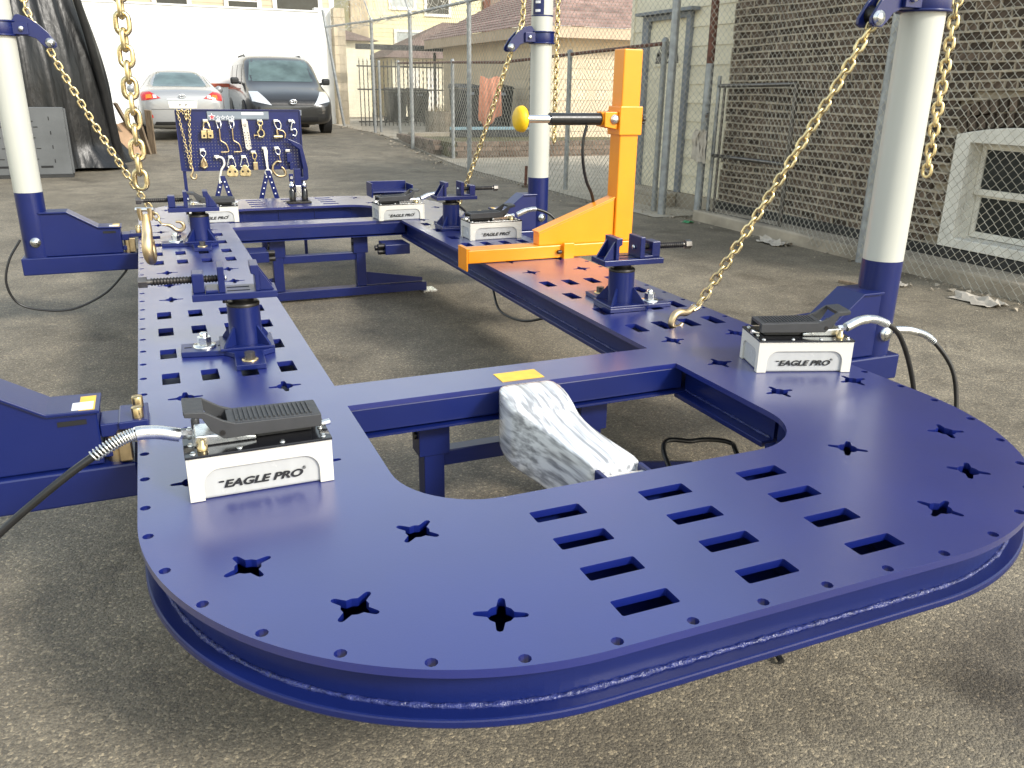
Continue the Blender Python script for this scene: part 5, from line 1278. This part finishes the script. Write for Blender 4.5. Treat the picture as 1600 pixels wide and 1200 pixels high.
# inner fence
FI = thing('inner_fence', 'lower weathered chain link fence standing inside the yard line', 'fence', (0, 0, 0))
mesh_wires([(5.42, 8.45, .03, 1.80), (5.40, 10.74, .0, 1.78)], .045, None, .0019, 'wire_mesh', FI); mesh_wires([(5.40, 10.74, .0, 1.78), (5.40, 15.58, .05, 1.78), (5.43, 19.4, .25, 1.85)], .06, None, .0019, 'wire_mesh', FI)
for (x, y, z0, z1) in ((5.42, 8.45, 0, 1.85), (5.40, 10.74, 0, 1.80), (5.40, 15.58, .04, 1.80), (5.43, 19.4, .2, 1.86), (5.45, 21.2, .25, 1.9)): post(x, y, z0, z1, .033, parent=FI)
for a, b_ in (((5.42, 8.45, 1.84), (5.40, 10.74, 1.79)), ((5.40, 10.74, 1.79), (5.42, 13.2, 1.74)), ((5.42, 13.2, 1.74), (5.40, 15.58, 1.79)), ((5.40, 15.58, 1.79), (5.43, 19.4, 1.85))): MB().cyl(a, b_, .022, n=8).build('top_rail', 'rust', FI)
T = thing('towel', 'faded salmon towel hanging on the yard fence', 'towel', (5.52, 13.9, 0), R(-80))
vs = []; nx_, nz_ = 14, 12
for i in range(nx_+1):
    for j in range(nz_+1):
        u, v = i/nx_, j/nz_; L = .62+.28*u if u < .85 else .72
        vs.append((-.03+.035*math.sin(u*17+v*1.5)*(.4+v*.6)-.01, .20-.40*u-.05*v*(u-.3), 1.52-v*L+.02*math.sin(u*8)))
MB().add(vs, [(i*(nz_+1)+j, i*(nz_+1)+j+1, (i+1)*(nz_+1)+j+1, (i+1)*(nz_+1)+j) for i in range(nx_) for j in range(nz_)], True).build('cloth', 'towel', T)
T = thing('short_stake', 'short rusty stake standing at the fence foot', 'stake', (4.98, 11.2, 0)); MB().cyl((0, 0, -.02), (0.01, 0, .30), .022, n=8).build('rod', 'rust', T); MB().cyl((-.05, .02, .01), (.10, -.05, .03), .02, n=6).build('fallen_piece', 'wood_grey', T)

# ================================================================ tarp heap and steel panels
TP = thing('tarp_heap', 'tall heap covered by wrinkled black plastic tarp', 'tarp heap', (-1.75, 16.1, .05))
vs = []; na, nh = 150, 34
for j in range(nh+1):
    t = j/nh; z = 3.35*t
    base = 1.36*(1-.10*t-.62*max(0, t-.35)**1.7)
    if j == nh: base *= .05
    for i in range(na):
        a = 2*PI*i/na; fold = .055*math.sin(9*a+1.2*t)*(1-t*.3)+.035*math.sin(23*a+3*t+2)*(1-.4*t)+.014*math.sin(51*a-4*t)
        flare = .14*max(0, .10-t)/.10*(1+.8*math.sin(7*a))
        r_ = base*(abs(math.cos(a))**3+abs(math.sin(a))**3)**(-1/3)*.93+fold+flare
        vs.append((r_*math.cos(a), r_*math.sin(a), max(0, z+.03*math.sin(5*a+7*t))))
MB().add(vs, [(j*na+i, j*na+(i+1) % na, (j+1)*na+(i+1) % na, (j+1)*na+i) for j in range(nh) for i in range(na)], True).build('tarp', 'tarp', TP)
MB().tube([(.95, -1.05, 3.0), (1.12, -.95, 2.0), (1.22, -.80, 1.2), (1.30, -.66, .1)], [.05, .06, .07, .09], n=8).build('fold_edge', 'tarp', TP)
SP = thing('steel_panels', 'stack of grey slotted steel panels leaning upright by the tarp', 'panels', (-1.62, 14.25, .02))
for k, (dx, dy, hgt) in enumerate(((0, 0, .98), (.02, .12, .96))):
    p = MB().box(-.95+dx, .55+dx, dy, dy+.09, 0.03, hgt).build('panel', 'grey_panel', SP, .01)
    if k == 0:
        for (a, z, wv, hv) in ((-.5, .80, .5, .03), (-.5, .13, .55, .03), (.15, .13, .16, .03)): MB().box(a, a+wv, dy-.0035, dy-.001, z, z+hv).build('slot', 'slot_black', p)
        for i in range(5):
            for z in (.25, .40, .55, .70, .78): MB().box(-.8+i*.22+(.05 if z in (.4, .7) else 0), -.74+i*.22+(.05 if z in (.4, .7) else 0), dy-.0035, dy-.001, z, z+.012).build('slot', 'slot_black', p)
        for z in (.2, .4, .6, .8): MB().box(.34, .352, dy-.0035, dy-.001, z, z+.05).build('slot', 'slot_black', p)
MB().box(-.95, .56, -.02, .24, -.04, .0295).build('skid', 'iron_black', SP)
T = thing('plank_pile', 'loose planks leaning between the tarp heap and silver car', 'planks', (-.22, 17.2, .06))
for k in range(4): MB().box(-.02, .02, -.06, .06, 0, 1.15-.1*k).build('plank', 'wood', T, loc=(.10+k*.07, .05*k, .01), rot=(R(8), R(-32+6*k), R(20*k)))
T = thing('cardboard_sheet', 'tan cardboard sheet leaning beside the planks', 'cardboard', (-.30, 17.0, .05)); MB().box(-.22, .22, 0, .012, 0, .62).build('sheet', 'cardboard', T, rot=(R(-10), R(-18), R(10)))

# ================================================================ cars
def car(name, label, st, loc3, rz, paint, details):
    T = thing(name, label, 'car', loc3, rz)
    NV = 8
    def prof(s):
        y, hw, zl, zb, zt, tw = s
        return [Vector((0, y, zt)), Vector((tw*.62, y, zt-.012)), Vector((tw*.97, y, zt-.055*(1 if zt-zb > .2 else .3))), Vector((hw*.955, y, zb)), Vector((hw*.995, y, zb-.10)), Vector((hw, y, (zl+zb)/2)), Vector((hw*.96, y, zl+.08)), Vector((hw*.80, y, zl)), Vector((0, y, zl))]
    G = []
    for s in st:
        p = prof(s); G.append([Vector((-q.x, q.y, q.z)) for q in reversed(p)][:-1]+p)
    nv = len(G[0]); vs = [tuple(q) for row in G for q in row]
    fs = [(i*nv+j, i*nv+j+1, (i+1)*nv+j+1, (i+1)*nv+j) for i in range(len(G)-1) for j in range(nv-1)]
    fs += [tuple(range(nv)), tuple((len(G)-1)*nv+j for j in range(nv-1, -1, -1))]
    b = MB().add(vs, fs, True).build('body', paint, T)
    sb = b.modifiers.new('sub', 'SUBSURF'); sb.levels = 2; sb.render_levels = 2
    # the same surface evaluated for panels laid on it
    dg = bpy.context.evaluated_depsgraph_get()
    from mathutils.bvhtree import BVHTree
    ev = b.evaluated_get(dg); em = ev.to_mesh(); tree = BVHTree.FromPolygons([v.co.copy() for v in em.vertices], [tuple(p.vertices) for p in em.polygons]); ev.to_mesh_clear()
    def decal(nm, poly, dirv, m, off=.008, n=8, parent=T, th=0):
        """polygon projected on to the body along dirv. poly: 4 corner points in the plane facing dirv, bilinear grid"""
        d = Vector(dirv).normalized(); P = [Vector(p) for p in poly]; vs = []
        for i in range(n+1):
            for j in range(n+1):
                u, v = i/n, j/n; q = (P[0]*(1-u)+P[1]*u)*(1-v)+(P[3]*(1-u)+P[2]*u)*v
                h = tree.ray_cast(q-d*6, d); 
                if h[0] is None: h = tree.find_nearest(q)
                vs.append(h[0]-d*off)
        return MB().add(vs, [(i*(n+1)+j, i*(n+1)+j+1, (i+1)*(n+1)+j+1, (i+1)*(n+1)+j) for i in range(n) for j in range(n)], True).build(nm, m, parent)
    details(T, decal)
    return T
def wheel(T, x, y, r, s, rim='zinc_bright'):
    w_ = MB().lathe([(r*.62, -.10), (r*.95, -.10), (r, -.07), (r, .07), (r*.95, .10), (r*.62, .10)], 28, (x, y, r), 'x').build('wheel', 'tyre', T)
    MB().lathe([(0, s*.06), (r*.2, s*.075), (r*.58, s*.045), (r*.64, s*.095)], 24, (x, y, r), 'x').build('rim', rim, w_)
def emblem(T, x, y, z, w_, fy):
    for (a, b_, dz, dx) in ((w_, w_*.66, 0, 0), (w_*.36, w_*.62, -.0, 0), (w_*.75, w_*.24, w_*.33, 0)):
        MB().tube([(x+dx+a*math.cos(i*PI/10), y, z+dz+b_*math.sin(i*PI/10)) for i in range(20)], w_*.13, n=5, closed=True).build('badge_oval', 'chrome', T)
def van_d(T, decal):
    f = (0, -1, 0)
    decal('windshield', [(-.80, 1, 1.17), (.80, 1, 1.17), (.66, 1, 1.66), (-.66, 1, 1.66)], f, 'glass_car', n=12)
    for s in (-1, 1):
        decal('headlamp', [(s*.47, 3, .66), (s*.87, 3, .74), (s*.88, 3, .95), (s*.70, 3, .95)], f, 'lamp_clear', .012)
        decal('bumper_lamp', [(s*.62, 3, .36), (s*.80, 3, .38), (s*.80, 3, .46), (s*.62, 3, .46)], f, 'car_trim', .008)
        for (y0, y1) in ((.05, .95), (-1.05, -.05), (-2.1, -1.15)):
            decal('side_window', [(s*2, y0, 1.12), (s*2, y1, 1.12), (s*2, y1-(.42 if y1 > .9 else .0), 1.55), (s*2, y0, 1.57)], (-s, 0, 0), 'glass_dark', .006)
        MB().tube([(s*.68, -1.7, 1.68), (s*.68, -1.55, 1.775), (s*.68, -.3, 1.785), (s*.68, .0, 1.69)], .020, n=6).build('roof_rail', 'car_trim', T)
        MB().box(s*.98, s*1.17, .90, 1.02, 1.10, 1.25).build('mirror', 'car_trim', T, .045, seg=4)
        MB().cyl((s*.93, .98, 1.12), (s*1.03, .98, 1.15), .03, n=8).build('mirror_arm', 'car_trim', T)
        decal('side_moulding', [(s*2, -2.2, .98), (s*2, 1.0, .98), (s*2, 1.0, 1.01), (s*2, -2.2, 1.01)], (-s, 0, 0), 'red_band', .006)
        wheel(T, s*.88, 1.55, .335, s); wheel(T, s*.88, -1.45, .335, s)
        MB().cyl((s*.80, 1.55, .36), (s*.988, 1.55, .36), .40, n=24).build('wheel_arch', 'car_trim', T); MB().cyl((s*.80, -1.45, .36), (s*.988, -1.45, .36), .40, n=24).build('wheel_arch', 'car_trim', T)
    decal('grille', [(-.46, 3, .66), (.46, 3, .66), (.56, 3, .78), (-.56, 3, .78)], f, 'car_trim', .010)
    for k in range(3): decal('grille_bar', [(-.50, 3, .685+k*.028), (.50, 3, .685+k*.028), (.50, 3, .693+k*.028), (-.50, 3, .693+k*.028)], f, 'steel_dark', .016)
    decal('lower_grille', [(-.55, 3, .30), (.55, 3, .30), (.55, 3, .40), (-.55, 3, .40)], f, 'slot_black', .008)
    decal('plate_recess', [(-.17, 3, .44), (.17, 3, .44), (.17, 3, .56), (-.17, 3, .56)], f, 'trim_grey', .010)
    emblem(T, 0, 2.60, .735, .075, 1)
    MB().tube([(-.66, 1.32, 1.17), (0, 1.40, 1.155), (.10, 1.40, 1.16)], .012, n=5).build('wiper', 'car_trim', T)
van_st = [(2.57, .62, .34, .60, .66, .50), (2.50, .84, .25, .68, .77, .62), (2.25, .95, .21, .84, .93, .68), (1.80, .975, .20, .95, 1.04, .72), (1.32, .98, .20, 1.03, 1.17, .86), (.60, .985, .2, 1.06, 1.73, .88), (-.1, .985, .2, 1.07, 1.80, .92), (-1.5, .985, .2, 1.07, 1.80, .92), (-2.15, .975, .22, 1.07, 1.76, .90), (-2.48, .94, .30, 1.04, 1.45, .62), (-2.56, .88, .36, .98, 1.05, .60)]
car('dark_minivan', 'dark grey minivan with roof rails facing the bench by white wall', van_st, (3.17, 22.75, .26), PI, 'car_dark', van_d)
def sedan_d(T, decal):
    f = (0, 1, 0)
    decal('rear_window', [(-.64, -1, 1.09), (.64, -1, 1.09), (.50, -1, 1.38), (-.50, -1, 1.38)], f, 'glass_car', n=12)
    for s in (-1, 1):
        tl = decal('tail_lamp', [(s*.42, -3, .86), (s*.84, -3, .80), (s*.84, -3, .97), (s*.62, -3, .99)], f, 'lamp_red', .012)
        decal('amber_lens', [(s*.58, -3, .865), (s*.71, -3, .85), (s*.70, -3, .93), (s*.60, -3, .935)], f, 'lamp_amber', .018, parent=tl)
        decal('clear_lens', [(s*.49, -3, .868), (s*.56, -3, .862), (s*.57, -3, .93), (s*.51, -3, .925)], f, 'lamp_clear', .018, parent=tl)
        decal('reflector', [(s*.60, -3, .47), (s*.72, -3, .48), (s*.71, -3, .53), (s*.61, -3, .53)], f, 'lamp_red', .010)
        for (y0, y1) in ((-.05, .85), (-1.15, -.12)): decal('side_window', [(s*2, y0, 1.03), (s*2, y1, 1.03), (s*2, y1-(.4 if y1 > .5 else .0), 1.33), (s*2, y0+(.42 if y0 < -1 else 0), 1.33)], (-s, 0, 0), 'glass_dark', .006)
        m_ = MB(); m_.lathe([(0, 0), (.07, .0), (.09, .05), (.08, .09), (0, .11)], 12, (s*.99, .72, 1.02), 'y'); m_.build('mirror', 'car_silver', T)
        wheel(T, s*.78, 1.42, .315, s); wheel(T, s*.78, -1.25, .315, s)
        for yy in (1.42, -1.25): MB().cyl((s*.70, yy, .33), (s*.884, yy, .33), .365, n=24).build('wheel_arch', 'car_trim', T)
    decal('plate_recess', [(-.27, -3, .66), (.27, -3, .66), (.29, -3, .80), (-.29, -3, .80)], f, 'trim_white', .006)
    decal('trunk_bar', [(-.30, -3, .825), (.30, -3, .825), (.30, -3, .845), (-.30, -3, .845)], f, 'chrome', .014)
    decal('trunk_seam', [(-.62, -3, .635), (.62, -3, .635), (.62, -3, .642), (-.62, -3, .642)], f, 'car_trim', .006)
    decal('bumper_lower', [(-.60, -3, .32), (.60, -3, .32), (.56, -3, .39), (-.56, -3, .39)], f, 'car_trim', .008)
    emblem(T, 0, -2.285, .905, .06, -1)
    for s in (-.06, .06): MB().cyl((s, -2.29, .735), (s, -2.26, .735), .012, n=8).build('plate_screw', 'car_trim', T)
    MB().box(-.07, .07, -.62, -.60, 1.27, 1.31).build('high_lamp', 'car_trim', T)
sed_st = [(-2.27, .66, .36, .70, .80, .55), (-2.22, .80, .28, .90, 1.00, .60), (-1.98, .865, .23, .98, 1.055, .62), (-1.55, .88, .2, 1.0, 1.10, .64), (-.85, .88, .2, .99, 1.42, .56), (-.3, .88, .2, .985, 1.475, .57), (.3, .88, .2, .97, 1.46, .57), (.65, .88, .2, .96, 1.36, .56), (1.3, .88, .2, .94, 1.02, .62), (2.0, .84, .22, .80, .86, .58), (2.26, .70, .3, .62, .68, .5)]
car('silver_sedan', 'silver sedan seen from behind parked before the white wall', sed_st, (.80, 21.85, .20), 0, 'car_silver', sedan_d)

# ================================================================ litter along the fence foot
def crumple(name, label, loc3, size, m, cat='litter', seed=1):
    r = random.Random(seed); T = tag(bpy.data.objects.new(name, None), label, cat, None); COL.objects.link(T); T.location = loc3
    vs = []; n1, n2 = 9, 7
    for i in range(n1):
        for j in range(n2): vs.append(((i/(n1-1)-.5)*size[0]+r.uniform(-.02, .02), (j/(n2-1)-.5)*size[1]+r.uniform(-.02, .02), .006+abs(r.gauss(0, .4))*size[2]*(1-abs(i/(n1-1)-.5)*1.4)))
    MB().add(vs, [(i*n2+j, i*n2+j+1, (i+1)*n2+j+1, (i+1)*n2+j) for i in range(n1-1) for j in range(n2-1)]).build('sheet', m, T); return T
crumple('paper_litter', 'crumpled dirty paper sheet lying near the brick wall window', (5.15, 3.86, .0), (.20, .32, .07), 'litter_white', seed=3)
crumple('paper_scrap', 'small white paper scrap lying beside the fence foot', (5.02, 4.45, .0), (.10, .14, .05), 'litter_white', seed=4)
crumple('green_wrapper', 'small green wrapper at the foot of the gate post', (5.30, 7.55, .0), (.10, .08, .03), 'litter_green', seed=5)
crumple('white_rag', 'dirty white rag lying below the fence gate', (5.33, 6.2, .0), (.18, .34, .08), 'litter_white', seed=6)
T = thing('wood_stick', 'short broken wood lath lying on the asphalt', 'stick', (4.72, 4.55, .0)); MB().box(-.13, .13, -.016, .016, .002, .022).build('lath', 'wood', T, rot=(0, 0, R(-75)))
rb_ = MB(); rr_ = random.Random(9)
for i in range(420):
    k = rr_.random(); 
    seg_ = rr_.randrange(len(fp+fp2)-1); AA = (fp+fp2[1:]); seg_ = rr_.randrange(len(AA)-1); a, b_ = AA[seg_], AA[seg_+1]
    x = a[0]+(b_[0]-a[0])*k-abs(rr_.gauss(0, .16))+.06; y = a[1]+(b_[1]-a[1])*k; s_ = rr_.uniform(.008, .03)*(1.6 if y > 14 else 1); z = gz(x, y)
    q = [Vector((x+s_*rr_.uniform(-1, 1), y+s_*rr_.uniform(-1, 1), z+s_*rr_.uniform(-.2, .9))) for _ in range(5)]
    rb_.add(q, [(0,1,2),(0,2,3),(0,3,4),(1,2,4),(2,3,4),(0,1,4)])
o = rb_.build('rubble', 'footing'); tag(o, 'scattered stone rubble and grit along the fence foot', 'rubble', kind='stuff')
